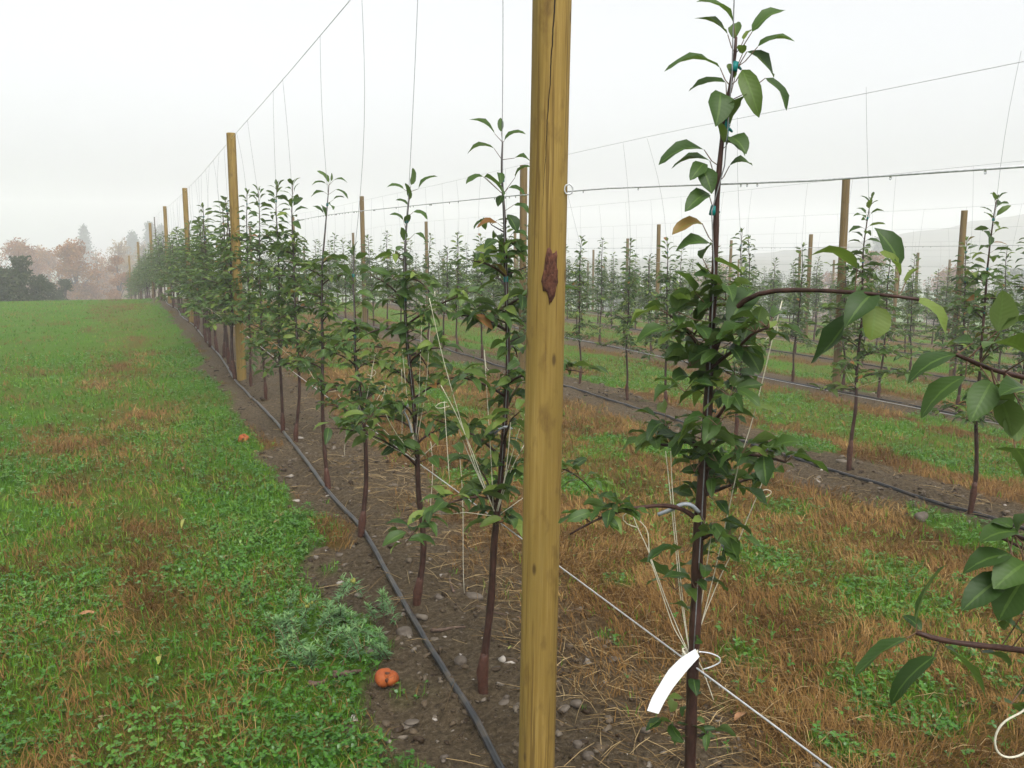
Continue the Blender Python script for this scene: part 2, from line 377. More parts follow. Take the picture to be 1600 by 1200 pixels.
        if shape == 'apple': ws = np.sin(np.pi * np.clip(ts, 0, 1) ** 0.85) ** 0.72
        elif shape == 'round': ws = np.sin(np.pi * np.clip(ts, 0, 1) ** 1.35) ** 0.6
        else: ws = np.sin(np.pi * ts ** .7) ** .9
        ws = np.maximum(ws, 0.02)
        w = np.broadcast_to(np.asarray(w, float), (n,))[:, None] * 0.5
        bulge = np.broadcast_to(np.asarray(bulge, float), (n,))[:, None]; fold = np.broadcast_to(np.asarray(fold, float), (n,))[:, None]
        tint = g.random(n) if tint is None else np.broadcast_to(np.asarray(tint, float), (n,))
        K = len(ts); V = np.zeros((n, K, 3, 3)); A = np.zeros((n, K, 3, 3))
        ph = g.random((n, 1)) * 6.28
        for i, (t, ww) in enumerate(zip(ts, ws)):
            c = B + d * L * t + n2 * L * bulge * 4 * t * (1 - t)
            V[:, i, 1] = c; A[:, i, 1] = np.stack([np.full(n, t), np.zeros(n), tint], -1)
            for q, sg in ((0, -1), (2, 1)):
                lift = fold * w * ww + wav * w * np.sin(ph + t * 9 + sg) * (ww > .1)
                V[:, i, q] = c + s2 * sg * w * ww * np.sqrt(np.clip(1 - fold ** 2 * .5, .2, 1)) + n2 * lift
                A[:, i, q] = np.stack([np.full(n, t), np.full(n, float(sg)), tint], -1)
        i0 = np.arange(n)[:, None, None, None] * (K * 3) + np.arange(K - 1)[None, :, None, None] * 3 + np.arange(2)[None, None, :, None]
        Q = i0 + np.array([0, 1, 4, 3])[None, None, None]
        self.add(V.reshape(-1, 3), Q.reshape(-1, 4), None, m, A.reshape(-1, 3))
    def blob(self, c, sx, sy, sz, seed=0, rot=0, rough=0.18, nu=10, nv=7, m=0, tint=0.5):
        th = np.linspace(0, 2 * math.pi, nu, endpoint=False); ph = np.linspace(0.0, math.pi, nv)
        TH, PH = np.meshgrid(th, ph); x = np.sin(PH) * np.cos(TH); y = np.sin(PH) * np.sin(TH); z = np.cos(PH)
        g = np.random.default_rng(seed); k = 1.0
        for _ in range(5):
            v = g.normal(0, 1, 3); v /= np.linalg.norm(v); k = k + rough * 0.5 * np.sin((x * v[0] + y * v[1] + z * v[2]) * g.uniform(1.5, 4) + g.uniform(0, 6))
        x, y, z = x * k * sx, y * k * sy, z * k * sz
        cr, sr = math.cos(rot), math.sin(rot)
        V = np.stack([x * cr - y * sr, x * sr + y * cr, z], -1).reshape(-1, 3) + np.asarray(c)
        i = np.arange(nv - 1)[:, None] * nu; j = np.arange(nu)[None]; j2 = (j + 1) % nu
        Q = np.stack([i + j, i + nu + j, i + nu + j2, i + j2], -1).reshape(-1, 4)
        A = np.zeros((len(V), 3)); A[:, 2] = tint
        self.add(V, Q, None, m, A)

def tag(o, label=None, cat=None, group=None, kind=None):
    if label: o['label'] = label
    if cat: o['category'] = cat
    if group: o['group'] = group
    if kind: o['kind'] = kind
    return o
def empty(name, loc, rz=0.0):
    o = bpy.data.objects.new(name, None); o.empty_display_size = .1; COL.objects.link(o); o.location = loc; o.rotation_euler = (0, 0, rz); return o
ORD = ['first', 'second', 'third', 'fourth', 'fifth', 'sixth', 'seventh', 'eighth', 'ninth', 'tenth', 'eleventh', 'twelfth', 'thirteenth', 'fourteenth']
ROWN = ['front'] + ORD[1:]

# ================================================================== GROUND
def spaced(lo, hi, fine, near_lo, near_hi, grow):
    xs = list(np.arange(near_lo, near_hi, fine)); s = fine; x = near_hi
    while x < hi: xs.append(x); s = min(s * grow, 14); x += s
    xs.append(hi); s = fine; x = near_lo
    while x > lo: s = min(s * grow, 14); x -= s; xs.insert(0, max(x, lo))
    return np.array(sorted(set(xs)))
gx = spaced(-300, 620, 0.035, -2.2, 6.2, 1.035); gy = spaced(-30, 620, 0.035, 1.2, 8.0, 1.03)
GX, GY = np.meshgrid(gx, gy); gxx, gyy = GX.ravel(), GY.ravel()
S_, B_, G_ = cover(gxx, gyy)
# the fields beyond the trellis are plain pasture
mb = MB(); ny, nx = GX.shape
ii = np.arange(ny - 1)[:, None] * nx + np.arange(nx - 1)[None]
mb.add(np.stack([gxx, gyy, gh(gxx, gyy)], -1), np.stack([ii, ii + 1, ii + nx + 1, ii + nx], -1).reshape(-1, 4))
ground = mb.build('ground', M['ground']); tag(ground, kind='structure')
ca = ground.data.color_attributes.new('cover', 'FLOAT_COLOR', 'POINT')
tot = np.maximum(S_ + G_, 1e-3)
ca.data.foreach_set('color', np.stack([S_, np.clip(B_, 0, 1), np.clip(G_ / tot, 0, 1), np.ones_like(S_)], -1).astype(np.float32).ravel())

# ---- hill in the fog on the right
lat, dep = np.meshgrid(np.linspace(20, 520, 70), np.linspace(-90, 90, 30))
X = _f0[0] * (390 + dep) + _R[0] * lat; Y = _f0[1] * (390 + dep) + _R[1] * lat; hx = lat
keep_h = 31 * sstep(60, 330, lat) * np.exp(-(dep / 45) ** 2) + 1.8 * (fbm(lat * .08, dep * .08, 4) - .5) * 2
mb = MB(); ny, nx = hx.shape; ii = np.arange(ny - 1)[:, None] * nx + np.arange(nx - 1)[None]
mb.add(np.stack([X.ravel(), Y.ravel(), keep_h.ravel() - 1.5 - 12 * (np.abs(dep.ravel()) > 80)], -1), np.stack([ii, ii + 1, ii + nx + 1, ii + nx], -1).reshape(-1, 4))
tag(mb.build('hill', M['hill']), kind='structure')

# ================================================================== STUFF ON THE GROUND
rng = np.random.default_rng(11)
def scatter(d0, d1, rho, amin=-24, amax=62):
    a0, a1 = math.radians(amin), math.radians(amax)
    n = int(rho * (a1 - a0) / 2 * (d1 ** 2 - d0 ** 2))
    d = np.sqrt(rng.uniform(d0 ** 2, d1 ** 2, n)); a = rng.uniform(a0, a1, n)
    return d * np.sin(a), d * np.cos(a), d
RINGS = [(1.3, 3.2, 3600), (3.2, 5.5, 2100), (5.5, 9, 900), (9, 16, 300), (16, 34, 70)]
def blades(mb, x, y, h, wd, lean, tint, per=3, flat=False):
    n = len(x) * per
    bx = np.repeat(x, per) + rng.normal(0, .012, n); by = np.repeat(y, per) + rng.normal(0, .012, n)
    bz = gh(bx, by) - .004
    hh = np.repeat(h, per) * rng.uniform(.55, 1.2, n); az = rng.uniform(0, 6.283, n); le = np.abs(rng.normal(0, lean, n)) + .15
    if flat: az = fbm(bx * 1.7, by * 1.7, 61) * 15 + rng.normal(0, 1.0, n); le = np.abs(rng.normal(1.15, .35, n))
    dx, dy = np.cos(az), np.sin(az); ww = np.repeat(wd, per) * rng.uniform(.7, 1.2, n)
    fa = az + rng.uniform(.8, 2.3, n); sx, sy = np.cos(fa) * ww, np.sin(fa) * ww
    t1 = .55; p0 = np.stack([bx, by, bz], -1); S = np.stack([sx, sy, np.zeros(n)], -1)
    p1 = p0 + np.stack([dx * np.sin(le * .6) * hh * t1, dy * np.sin(le * .6) * hh * t1, np.cos(le * .6) * hh * t1], -1)
    p2 = p1 + np.stack([dx * np.sin(le * 1.5) * hh * .5, dy * np.sin(le * 1.5) * hh * .5, np.maximum(np.cos(le * 1.5), -.12) * hh * .5], -1)
    V = np.stack([p0 - S, p0 + S, p1 - S * .75, p1 + S * .75, p2], 1)
    tt = np.clip(np.repeat(tint, per) + rng.normal(0, .14, n), 0, 1)
    A = np.zeros((n, 5, 3)); A[:, :, 2] = tt[:, None]
    i = np.arange(n)[:, None] * 5
    mb.add(V.reshape(-1, 3), i + np.array([[0, 1, 3, 2]]), i + np.array([[2, 3, 4]]), 0, A.reshape(-1, 3))
gr = MB(); dg = MB(); cl = MB(); st = MB(); gv = MB()
for ri, (d0, d1, rho) in enumerate(RINGS):
    x, y, d = scatter(d0, d1, rho)
    s, b, g = cover(x, y); xr, k, q = rowpos(x, y); u = rng.random(len(x))
    big = 1 + ri * .28
    keep = u < (g * .62 + .05 * b) * weedless(x, y)
    tn = np.clip(.15 + .75 * fbm(x * 1.1, y * .8, 77) + .1 * rng.normal(0, 1, len(x)), 0, 1)
    blades(gr, x[keep], y[keep], np.full(keep.sum(), .052 * big ** .3), np.full(keep.sum(), .0016 * big ** 1.25), .75, tn[keep])
    x, y, d = scatter(d0, d1, rho * .9)
    s, b, g = cover(x, y); u = rng.random(len(x))
    keep = u < b * .95 + .05 * g
    tn = np.clip(.1 + .8 * fbm(x * 1.6, y * 1.6, 78), 0, 1)
    blades(dg, x[keep], y[keep], np.full(keep.sum(), .085 * big ** .2), np.full(keep.sum(), .0013 * big ** 1.3), .95, tn[keep], 3, True)
    # clover: three leaflets on each point
    if ri < 4:
        x, y, d = scatter(d0, d1, rho * (.75 if ri < 2 else .7))
        s, b, g = cover(x, y); xr, k, q = rowpos(x, y); u = rng.random(len(x))
        patch = sstep(.38, .60, fbm(x * 1.3 + 5, y * 1.3, 91))
        dens = np.where(xr < R0 - .2, g * (.12 + .75 * np.maximum(patch * (1 - .7 * sstep(5, 11, y)), np.maximum(sstep(.05, .45, xr), .75 * (1 - sstep(3.0, 3.9, y))))), g ** 1.4 * (.65 + .35 * patch))
        keep = u < dens * weedless(x, y)
        x, y, d = x[keep], y[keep], d[keep]; n = len(x)
        hz = gh(x, y) + rng.uniform(.010, .042, n); r = rng.uniform(.006, .0115, n) * (1 + .18 * ri)
        a0 = rng.uniform(0, 6.28, n); tx = rng.normal(0, .28, n); ty = rng.normal(0, .28, n); c0 = np.stack([x, y, hz], -1)
        tint = np.clip(.1 + .7 * fbm(x * 2, y * 2, 95) + rng.normal(0, .13, n), 0, .94); tint = np.where(rng.random(n) < .012, 1, tint)
        for j in range(3):
            a = a0 + j * 2.094; dv = np.stack([np.cos(a), np.sin(a), tx * np.cos(a) + ty * np.sin(a) + rng.normal(.05, .2, n)], -1)
            cl.leaves(c0, c0 + dv * (r * 1.55)[:, None], r * 1.5, 0.06, rng.normal(0, .25, n), .25, tint, rng, 2 if ri else 1, 0, 'round', 0)
# straw lying on the soil and the dead strip
for d0, d1, rho in ((1.3, 3.5, 900), (3.5, 7, 380), (7, 14, 70)):
    x, y, d = scatter(d0, d1, rho, -2, 58); s, b, g = cover(x, y); xr, k, q = rowpos(x, y)
    pr = np.where((q > .1) & (q < 1.3), 1.0, .22) * (s * .8 + b * .6) * sstep(.35, .6, fbm(x * 2, y * 2, 33) + .18 * ((q > .2) & (k == 0)))
    kp = rng.random(len(x)) < pr; x, y = x[kp], y[kp]; n = len(x)
    az = rng.uniform(0, 6.28, n); L = rng.uniform(.04, .2, n); z0 = gh(x, y) + .006
    x1, y1 = x + np.cos(az) * L, y + np.sin(az) * L; z1 = gh(x1, y1) + rng.uniform(.004, .03, n)
    xm, ym = (x + x1) / 2 + rng.normal(0, .006, n), (y + y1) / 2 + rng.normal(0, .006, n); zm = np.maximum(gh(xm, ym) + .006, (z0 + z1) / 2 + rng.uniform(0, .012, n))
    tn = rng.random(n); rr = rng.uniform(.0009, .0019, n)
    st.prisms(np.stack([x, y, z0], -1), np.stack([xm, ym, zm], -1), rr, rr, 0, tn); st.prisms(np.stack([xm, ym, zm], -1), np.stack([x1, y1, z1], -1), rr, rr * .5, 0, tn)
# gravel
for d0, d1, rho, s0, s1 in ((1.3, 3.6, 1500, .002, .015), (3.6, 7.5, 520, .003, .020), (7.5, 14, 60, .008, .028)):
    x, y, d = scatter(d0, d1, rho, -4, 58); s, b, g = cover(x, y)
    kp = rng.random(len(x)) < s ** 1.5 * (.35 + .65 * fbm(x * 3, y * 3, 66)); x, y = x[kp], y[kp]
    for i in range(len(x)):
        r = s0 + (s1 - s0) * rng.random() ** 4.5
        gv.blob((x[i], y[i], float(gh(x[i], y[i])) + r * .05), r * rng.uniform(.9, 1.7), r, r * rng.uniform(.45, .85), int(rng.integers(1e6)), rng.uniform(0, 6), .55, 7, 5, 0, np.clip(rng.normal(.3, .32), 0, 1))
tag(gr.build('grass', M['grass']), 'short wet green grass on the lawn and the alleys', 'grass', None, 'stuff')
tag(dg.build('dead_grass', M['dead_grass']), 'rust brown dead grass in strips beside the tree rows', 'dead grass', None, 'stuff')
tag(cl.build('clover', M['clover']), 'low wet clover and small weeds spread through the turf', 'clover', None, 'stuff')
tag(st.build('straw', M['straw']), 'loose dry straw stalks scattered over the bare soil', 'straw', None, 'stuff')
tag(gv.build('gravel', M['gravel']), 'small pebbles and stone chips lying on the bare soil', 'gravel', None, 'stuff')

# ================================================================== POSTS
def post_mesh(name, h, r, m, seed, sides=40, rings=26):
    g = np.random.default_rng(seed); z = np.concatenate([[-.12], np.linspace(0, h - .012, rings), [h - .004, h]])
    k = len(z); rad = r * (1.03 - .07 * np.clip(z / h, 0, 1)); rad = rad + r * .035 * (fbm(z * 2.5, np.full(k, seed * 3.7), seed) - .5) * 2
    rad[-2] *= .985; rad[-1] *= .93
    th = np.linspace(0, 2 * math.pi, sides, endpoint=False)
    lob = 1 + .016 * np.sin(2 * th + seed) + .010 * np.sin(5 * th + seed * 2)
    V = np.stack([rad[:, None] * lob * np.cos(th), rad[:, None] * lob * np.sin(th), np.broadcast_to(z[:, None], (k, sides))], -1)
    mb = MB(); i = np.arange(k - 1)[:, None] * sides; j = np.arange(sides)[None]; j2 = (j + 1) % sides
    Q = np.stack([i + j, i + j2, i + sides + j2, i + sides + j], -1).reshape(-1, 4)
    jj = np.arange(sides); T = np.stack([(k - 1) * sides + jj, (k - 1) * sides + (jj + 1) % sides, np.full(sides, k * sides)], -1)
    mb.add(np.concatenate([V.reshape(-1, 3), [[0, 0, h]]]), Q, T)
    return mb.mesh(name, [m])
# the near post, facing the camera; local -Y looks at the camera
pv = 1238.0; base = ground_at(837, pv); base[2] = gz(base[0], base[1])
dpost = float((base - CP) @ _F)
top = at_x(864, 0, base[0] + .02)
DP = float((np.array([base[0], base[1], CAM_H]) - CP) @ _F)
RP = 30.0 / FPX * DP
fp = empty('wooden_post', base); axis = Vector(W(864, 0, DP) - W(838.5, 1200, DP) * 1.0)
zax = (Vector(W(864, 0, DP)) - Vector(W(838.5, 1200, DP + .0))).normalized()
# keep only the sideways lean
zax = (Vector((0, 0, 1)) + Vector(_R) * math.radians(0.86)).normalized()
yax = -(Vector(CP) - Vector(base)); yax = (yax - zax * yax.dot(zax)).normalized(); xax = yax.cross(zax)
fp.matrix_world = Matrix.Translation(base) @ Matrix((xax, yax, zax)).transposed().to_4x4()
bd = bpy.data.objects.new('post_body', post_mesh('post_body', 3.0, RP, M['post_front'], 3, 64, 60)); COL.objects.link(bd); bd.parent = fp
tag(fp, 'thick tan wooden post at the front with a brown bark scar', 'post', 'trellis posts')
inv = fp.matrix_world.inverted()
def on_post(u, v, lift):
    """pixel -> local point on the post's near face"""
    o = inv @ Vector(CP); d = (inv.to_3x3() @ Vector(ray(u, v)))
    rr = RP + lift; a = d.x ** 2 + d.y ** 2; b = o.x * d.x + o.y * d.y; c = o.x ** 2 + o.y ** 2 - rr * rr
    disc = max(b * b - a * c, 0); t = (-b - math.sqrt(disc)) / a
    return np.array(o + d * t)
sc_px = [(470, 215), (490, 240), (500, 275), (520, 265), (540, 240), (548, 290), (543, 345), (543, 400), (553, 440), (550, 500), (555, 550), (542, 580), (535, 610), (525, 680), (505, 712), (490, 740), (480, 738), (470, 765), (462, 700), (455, 665), (445, 640), (425, 628), (410, 630), (400, 560), (392, 540), (400, 500), (420, 420), (430, 320), (440, 270), (450, 230)]
px = [(780 + a / 6.0, 350 + b / 6.0) for a, b in sc_px]; cu, cv = 860, 428
mb = MB(); k = len(px); V = []
g = np.random.default_rng(4)
for f_, lift in ((1.0, -.002), (.97, .0022), (.75, .0045), (.5, .003), (.25, .005)):
    for (a, b) in px: V.append(on_post(cu + (a - cu) * f_, cv + (b - cv) * f_, lift + (g.normal(0, .0007) if f_ < .97 else 0)))
V.append(on_post(cu, cv, .004)); Q = []
for q in range(4):
    for j in range(k): Q.append((q * k + j, q * k + (j + 1) % k, (q + 1) * k + (j + 1) % k, (q + 1) * k + j))
T = [(4 * k + j, 4 * k + (j + 1) % k, 5 * k) for j in range(k)]
mb.add(V, Q, T); sc = mb.build('bark_patch', M['bark_scar'], bd); sc['label'] = 'ragged dark brown bark scar'
mb = MB(); p = on_post(886, 296, .004); th = np.linspace(0, 2 * math.pi, 15)
mb.tube(np.stack([p[0] + .004 + .011 * np.cos(th), np.full(15, p[1] - .004), p[2] + .013 * np.sin(th)], -1), .0022, 6, 0, False); mb.build('staple', M['wire'], bd)

post_protos = [post_mesh('post', 3.0, .056, M['post'], s, 20, 12) for s in (11, 12, 13, 14)]
post_old = [post_mesh('post', 3.0, .054, M['post_old'], s, 20, 12) for s in (15, 16, 17, 18)]
def post_body(h_i, root, old=False):
    o = bpy.data.objects.new('post_body', (post_old if old else post_protos)[h_i]); COL.objects.link(o); o.parent = root; return o
PY = {0: [11.54, 21.6, 30.2, 39, 48, 57], 1: [11.85, 21.4, 30.5, 39.5, 48.5, 57.5], 2: [9.8, 19.2, 28.6, 38, 47.5, 57], 3: [11.3, 20.9, 30.4, 40, 49.5, 59], 4: [9.9, 19.6, 29.2, 38.8, 48.4, 58]}
prng = random.Random(5)
for k in range(NROW):
    ys = PY.get(k) or [6 + prng.uniform(0, 5) + 9.6 * i for i in range(6)]
    for i, y in enumerate(ys):
        x = float(row_x(k, y)); 
        if y < x * .62 - 1: continue
        if k > 6 and i > 3: continue
        sh = 0.03 if k == 0 else prng.uniform(-.06, .08)
        p = empty('wooden_post', (x, y, float(gz(x, y)) - .02 + sh * .5), prng.uniform(0, 6))
        p.scale = (1, 1, 1 + sh / 3); p.rotation_euler[1] = prng.uniform(-.008, .008); p.rotation_euler[0] = prng.uniform(-.006, .006)
        if k == 0: p.rotation_euler[0] = p.rotation_euler[1] = 0
        post_body((i + k) % 4, p, k > 0)
        if k < 5 and i < 3:
            w_ = {0: ['tall tan post closest behind the thick front post, at the drip pipe', 'second tan post behind the front post along the grass edge', 'third tan post behind the front post along the grass edge'][i]}.get(k)
            lab = w_ or '%s round wooden post of the %s tree row, counted from the near end' % (['nearest', 'second', 'third'][i], ROWN[k])
            tag(p, lab, 'post', 'trellis posts')
        else:
            tag(p, 'far off wooden post standing in fog in the %s tree row' % ROWN[k], 'post', 'far posts of the %s row' % ROWN[k])

# ================================================================== WIRES AND PIPES
def sag_line(k, h, y0, y1, step=2.0, amp=.015, seed=0):
    y = np.arange(y0, y1 + .01, step); x = row_x(k, y); z = gz(x, y) + h + amp * np.sin(y * .65 + seed); return np.stack([x, y, z], -1)
WIRE_H = {0: 2.94, 1: 2.94}
for k in range(NROW):
    y0 = max(-1.0, (R0 + RS * k) * .5 - 2)
    hgt = [('top', 2.95, .0022), ('middle', 1.80 if k == 0 else 1.78, .0021)] + ([('low', .64, .0021)] if k < 3 else [])
    for nm, h, r in hgt:
        o = MB(); P = sag_line(k, h, y0, ROW_END, .8, .006 if nm != 'low' else .008, k)
        if k == 0: 
            if nm == 'middle':
                P = P[P[:, 1] > .6]; P[:, 0] += .05 * (P[:, 1] < 9); P[:, 2] = np.interp(P[:, 1], [.95, 2.44, 5.9, 11, 20], [1.715, 1.785, 1.85, 1.86, 1.82]) + np.minimum(gz(P[:, 0], P[:, 1]), 0) * (P[:, 1] > 20)
        elif k == 1 and nm == 'top': P[:, 2] -= .07 * np.clip((8 - P[:, 1]) / 5, 0, 1.5)
        if k == 0: P[:, 0] = P[:, 0]
        o.tube(P, r, 6); ob = o.build('trellis_wire', M['wire'])
        tag(ob, {'top': 'thin top wire strung between the post tops of the %s tree row', 'middle': 'steel middle wire running at leader height along the %s tree row', 'low': 'steel low wire running at knee height through the %s tree row'}[nm] % ROWN[k], 'wire', 'trellis wires')
        if (k == 0 and nm in ('middle', 'low')) or (k == 1 and nm == 'middle'):
            dr = MB(); gg = np.random.default_rng(3)
            for i in range(46 if k == 0 else 30):
                t = gg.uniform(1.0, 7.5) if k == 0 else gg.uniform(4, 12)
                px_ = float(np.interp(t, P[:, 1], P[:, 0])); pz_ = float(np.interp(t, P[:, 1], P[:, 2]))
                dr.blob((px_, t, pz_ - .0045), .0022, .0022, .0036, i, 0, 0, 8, 6)
            wdp = dr.build('water_drops', M['wet'], ob); wdp['kind'] = 'stuff'
    # drip pipe
    if k == 0:
        pts = [ground_at(*q) for q in [(800, 1235), (780, 1200), (740, 1130), (690, 1050), (640, 965), (600, 890), (578, 850), (557, 815), (530, 790), (510, 768), (475, 715), (430, 660), (398, 628), (370, 598), (345, 560), (320, 530)]]
        P = np.array([[.98, .6, 0], [.97, 1.6, 0]] + [[a[0], a[1], 0] for a in pts] + [[float(row_x(0, y)) - .05 + .05 * math.sin(y), y, 0] for y in np.arange(21, ROW_END, 1.5)])
    else:
        y = np.arange(max(.5, (R0 + RS * k) * .5 - 2), ROW_END, .8); gg = np.random.default_rng(k)
        P = np.stack([row_x(k, y) - (.12 if k == 1 else .1) + .07 * (fbm(y * .35, y * 0 + k, 5) - .5) * 2, y, y * 0], -1)
    # resample finely so that it lies on the soil
    s = np.concatenate([[0], np.cumsum(np.linalg.norm(np.diff(P[:, :2], axis=0), axis=1))]); n = int(s[-1] / (.12 if k < 2 else .4))
    ss = np.linspace(0, s[-1], n); X = np.interp(ss, s, P[:, 0]); Y = np.interp(ss, s, P[:, 1])
    ker = np.ones(5) / 5; Zg = gh(X, Y); Zs = np.convolve(np.pad(Zg, 2, mode='edge'), ker, 'valid')
    Xs = np.convolve(np.pad(X, 2, mode='edge'), ker, 'valid') if k else np.convolve(np.pad(X, 1, mode='edge'), np.ones(3) / 3, 'valid')
    o = MB(); o.tube(np.stack([Xs, Y, Zs + .013], -1), .0125, 10)
    tag(o.build('drip_pipe', M['pipe']), 'black plastic drip pipe lying on the soil along the %s tree row' % ROWN[k], 'drip pipe', 'drip irrigation pipes')

# ================================================================== APPLE TREES
class TreeParts:
    def __init__(self): self.trunk = MB(); self.branches = []; self.crown = MB(); self.strings = []; self.tapes = []
def rosette(g, c, n, up, Lm, out_r=None):
    """n leaves fanned from a spur"""
    az = g.uniform(0, 6.28) + np.arange(n) * 2.4 + g.normal(0, .3, n); el = g.uniform(-.1, .9, n) * up
    d = np.stack([np.cos(az) * np.cos(el), np.sin(az) * np.cos(el), np.sin(el)], -1); pl = g.uniform(.012, .03, n)[:, None]
    b = c + d * pl + np.array([0, 0, .006]); L = g.uniform(.6, 1.15, n)[:, None] * Lm
    d2 = d.copy(); d2[:, 2] -= g.uniform(.25, .95, n); d2 /= np.linalg.norm(d2, axis=1)[:, None]
    return np.repeat(c[None], n, 0), b, b + d2 * L
def gen_tree(seed, h, tr_pts=None, Lm=.085, lod=1, dens=1.0, br_len=1.0, sep=False, leader=True, n_str=3, crown_lo=.6, hi_off=.52):
    g = np.random.default_rng(seed); tp = TreeParts()
    if tr_pts is None:
        zz = np.array([.16, .3, .5, .75, 1.0, 1.25, 1.5, 1.75, h - .18, h - .06]); zz = zz[zz < h]
        a0 = g.uniform(0, 6.28); w = np.cumsum(g.normal(0, .011, (len(zz), 2)), 0); bow = .03 * np.sin(np.clip(zz, 0, .8) / .8 * math.pi)
        tr_pts = np.stack([bow * math.cos(a0) + w[:, 0], bow * math.sin(a0) + w[:, 1], zz], -1)
    P = np.asarray(tr_pts, float)
    # smooth resample
    s = np.concatenate([[0], np.cumsum(np.linalg.norm(np.diff(P, axis=0), axis=1))]); q = np.linspace(0, s[-1], 34)
    P = np.stack([np.interp(q, s, P[:, i]) for i in range(3)], -1)
    for _ in range(2): P[1:-1] = P[1:-1] * .5 + (P[:-2] + P[2:]) * .25
    f = q / s[-1]; rad = .0120 * (1 - f) ** .85 + .0028; rad = rad * (1 + .06 * np.sin(f * 61 + seed))
    tp.trunk.tube(P, rad, 8)
    b0 = P[0]; g0 = np.array([b0[0] + g.normal(0, .008), b0[1] + g.normal(0, .008), -.03])
    tp.graft = (g0, b0, P[2])
    zc = P[:, 2]
    def on(z): return np.array([np.interp(z, zc, P[:, i]) for i in range(3)])
    PB, BB, TT = [], [], []
    zt = P[-1, 2]; lo, hi = crown_lo, zt - hi_off * (zt / 2.1)
    nb = int(round(11 * dens)); az = g.uniform(0, 6.28); tips = []
    for i in range(nb):
        fz = (i + g.uniform(.1, .9)) / nb; z = lo + (hi - lo) * fz; az += 2.39996 + g.normal(0, .3)
        L = (.46 - .24 * fz) * g.uniform(.55, 1.25) * br_len; el = g.uniform(.35, 1.0); dr = g.uniform(.5, 1.9) * (1 - .3 * fz)
        p = on(z); pts = [p]; n = 9
        for j in range(n):
            e = el - dr * (j / n) ** .8; az += g.normal(0, .05)
            p = p + L / n * np.array([math.cos(az) * math.cos(e), math.sin(az) * math.cos(e), math.sin(e)]); pts.append(p)
        pts = np.array(pts); bm_ = MB() if sep else tp.trunk
        bm_.tube(pts, np.linspace(.0055, .0018, len(pts)), 6)
        if sep: tp.branches.append(bm_)
        tips.append(pts)
        m = max(4, int(L / .031)); tt = np.linspace(.15, 1, m) + g.normal(0, .03, m)
        for j, t in enumerate(tt):
            t = min(max(t, 0.05), 1); c = np.array([np.interp(t * n, np.arange(n + 1), pts[:, a]) for a in range(3)])
            a, b, c2 = rosette(g, c, 2 if g.random() < .6 else 4, .9, Lm * (1.0 - .15 * fz)); PB.append(a); BB.append(b); TT.append(c2)
    # spurs on the trunk
    for i in range(int(15 * dens)):
        z = g.uniform(lo * .97, hi + .1); c = on(z); az_ = g.uniform(0, 6.28); c = c + np.array([math.cos(az_), math.sin(az_), .4]) * g.uniform(.02, .07)
        tp.trunk.prisms([on(z)], [c], .003, .002)
        a, b, c2 = rosette(g, c, int(g.integers(3, 6)), .8, Lm); PB.append(a); BB.append(b); TT.append(c2)
    # single leaves up the leader
    if leader:
        z = hi - .05; a_ = g.uniform(0, 6.28)
        while z < zt + .005:
            f_ = (z - hi) / max(zt - hi, .01); a_ += 2.4 + g.normal(0, .25); c = on(z)
            el = .55 + .5 * f_ + g.normal(0, .12); d = np.array([math.cos(a_) * math.cos(el), math.sin(a_) * math.cos(el), math.sin(el)])
            b = c + d * g.uniform(.022, .036); e2 = -.25 + .85 * f_ ** 2 + g.normal(0, .28)
            L = Lm * g.uniform(.95, 1.3) * (1 - .35 * max(0, f_ - .75) / .25)
            t = b + L * np.array([math.cos(a_) * math.cos(e2), math.sin(a_) * math.cos(e2), math.sin(e2)])
            PB.append(c[None]); BB.append(b[None]); TT.append(t[None]); z += g.uniform(.015, .029)
        c = P[-1]; 
        for j in range(3):
            a_ += 2.1; e2 = g.uniform(.9, 1.4); d = np.array([math.cos(a_) * math.cos(e2), math.sin(a_) * math.cos(e2), math.sin(e2)])
            PB.append(c[None]); BB.append((c + d * .012)[None]); TT.append((c + d * Lm * g.uniform(.5, .8))[None])
    PB, BB, TT = map(np.concatenate, (PB, BB, TT)); n = len(BB)
    kp = BB[:, 2] > .33
    PB, BB, TT = PB[kp], BB[kp], TT[kp]; n = len(BB)
    low = np.clip((1.25 - BB[:, 2]) / .7, 0, 1)
    tint = np.clip(g.normal(.45, .27, n) + .05 * low, 0, .93); tint = np.where(g.random(n) < .012, 1.0, tint)
    L = np.linalg.norm(TT - BB, axis=1)
    tp.crown.leaves(BB, TT, L * g.uniform(.36, .50, n), g.uniform(.07, .2, n), g.normal(0, .5, n), g.uniform(.25, .6, n), tint, g, lod, 0, 'apple', .12)
    if lod < 2: tp.crown.prisms(PB, BB, .0012, .001, 1)
    for pts in [tips[i] for i in np.argsort([t[5][2] for t in tips])[:n_str]]:
        e = pts[6]; a = on(.66); o = MB(); m_ = (a + e) / 2 + g.normal(0, .006, 3)
        o.tube(np.array([a, (a + m_) / 2, m_, (m_ + e) / 2 + g.normal(0, .003, 3), e]), .0017, 4)
        tp.strings.append(o)
    tp.on = on; tp.top = P[-1]; tp.pts = P
    for z in (.9, zt - .75, zt - .45, zt - .12):
        c = on(z); o = MB(); g_ = on(z + .02) - on(z - .02); g_ /= np.linalg.norm(g_)
        o.tube(np.array([c - g_ * .009, c - g_ * .004, c + g_ * .004, c + g_ * .009]), [.0075, .0078, .0078, .0075], 8); tp.tapes.append(o)
    return tp
def graft_mb(tp):
    g0, b0, p2 = tp.graft; o = MB(); mid = g0 * .35 + b0 * .65
    d = p2 - b0
    o.tube(np.array([g0, g0 * .6 + b0 * .4, mid, b0 + np.array([0, 0, .0]), b0 + d * .45, b0 + d * .8]), [.021, .019, .0195, .023, .0175, .0125], 10); return o
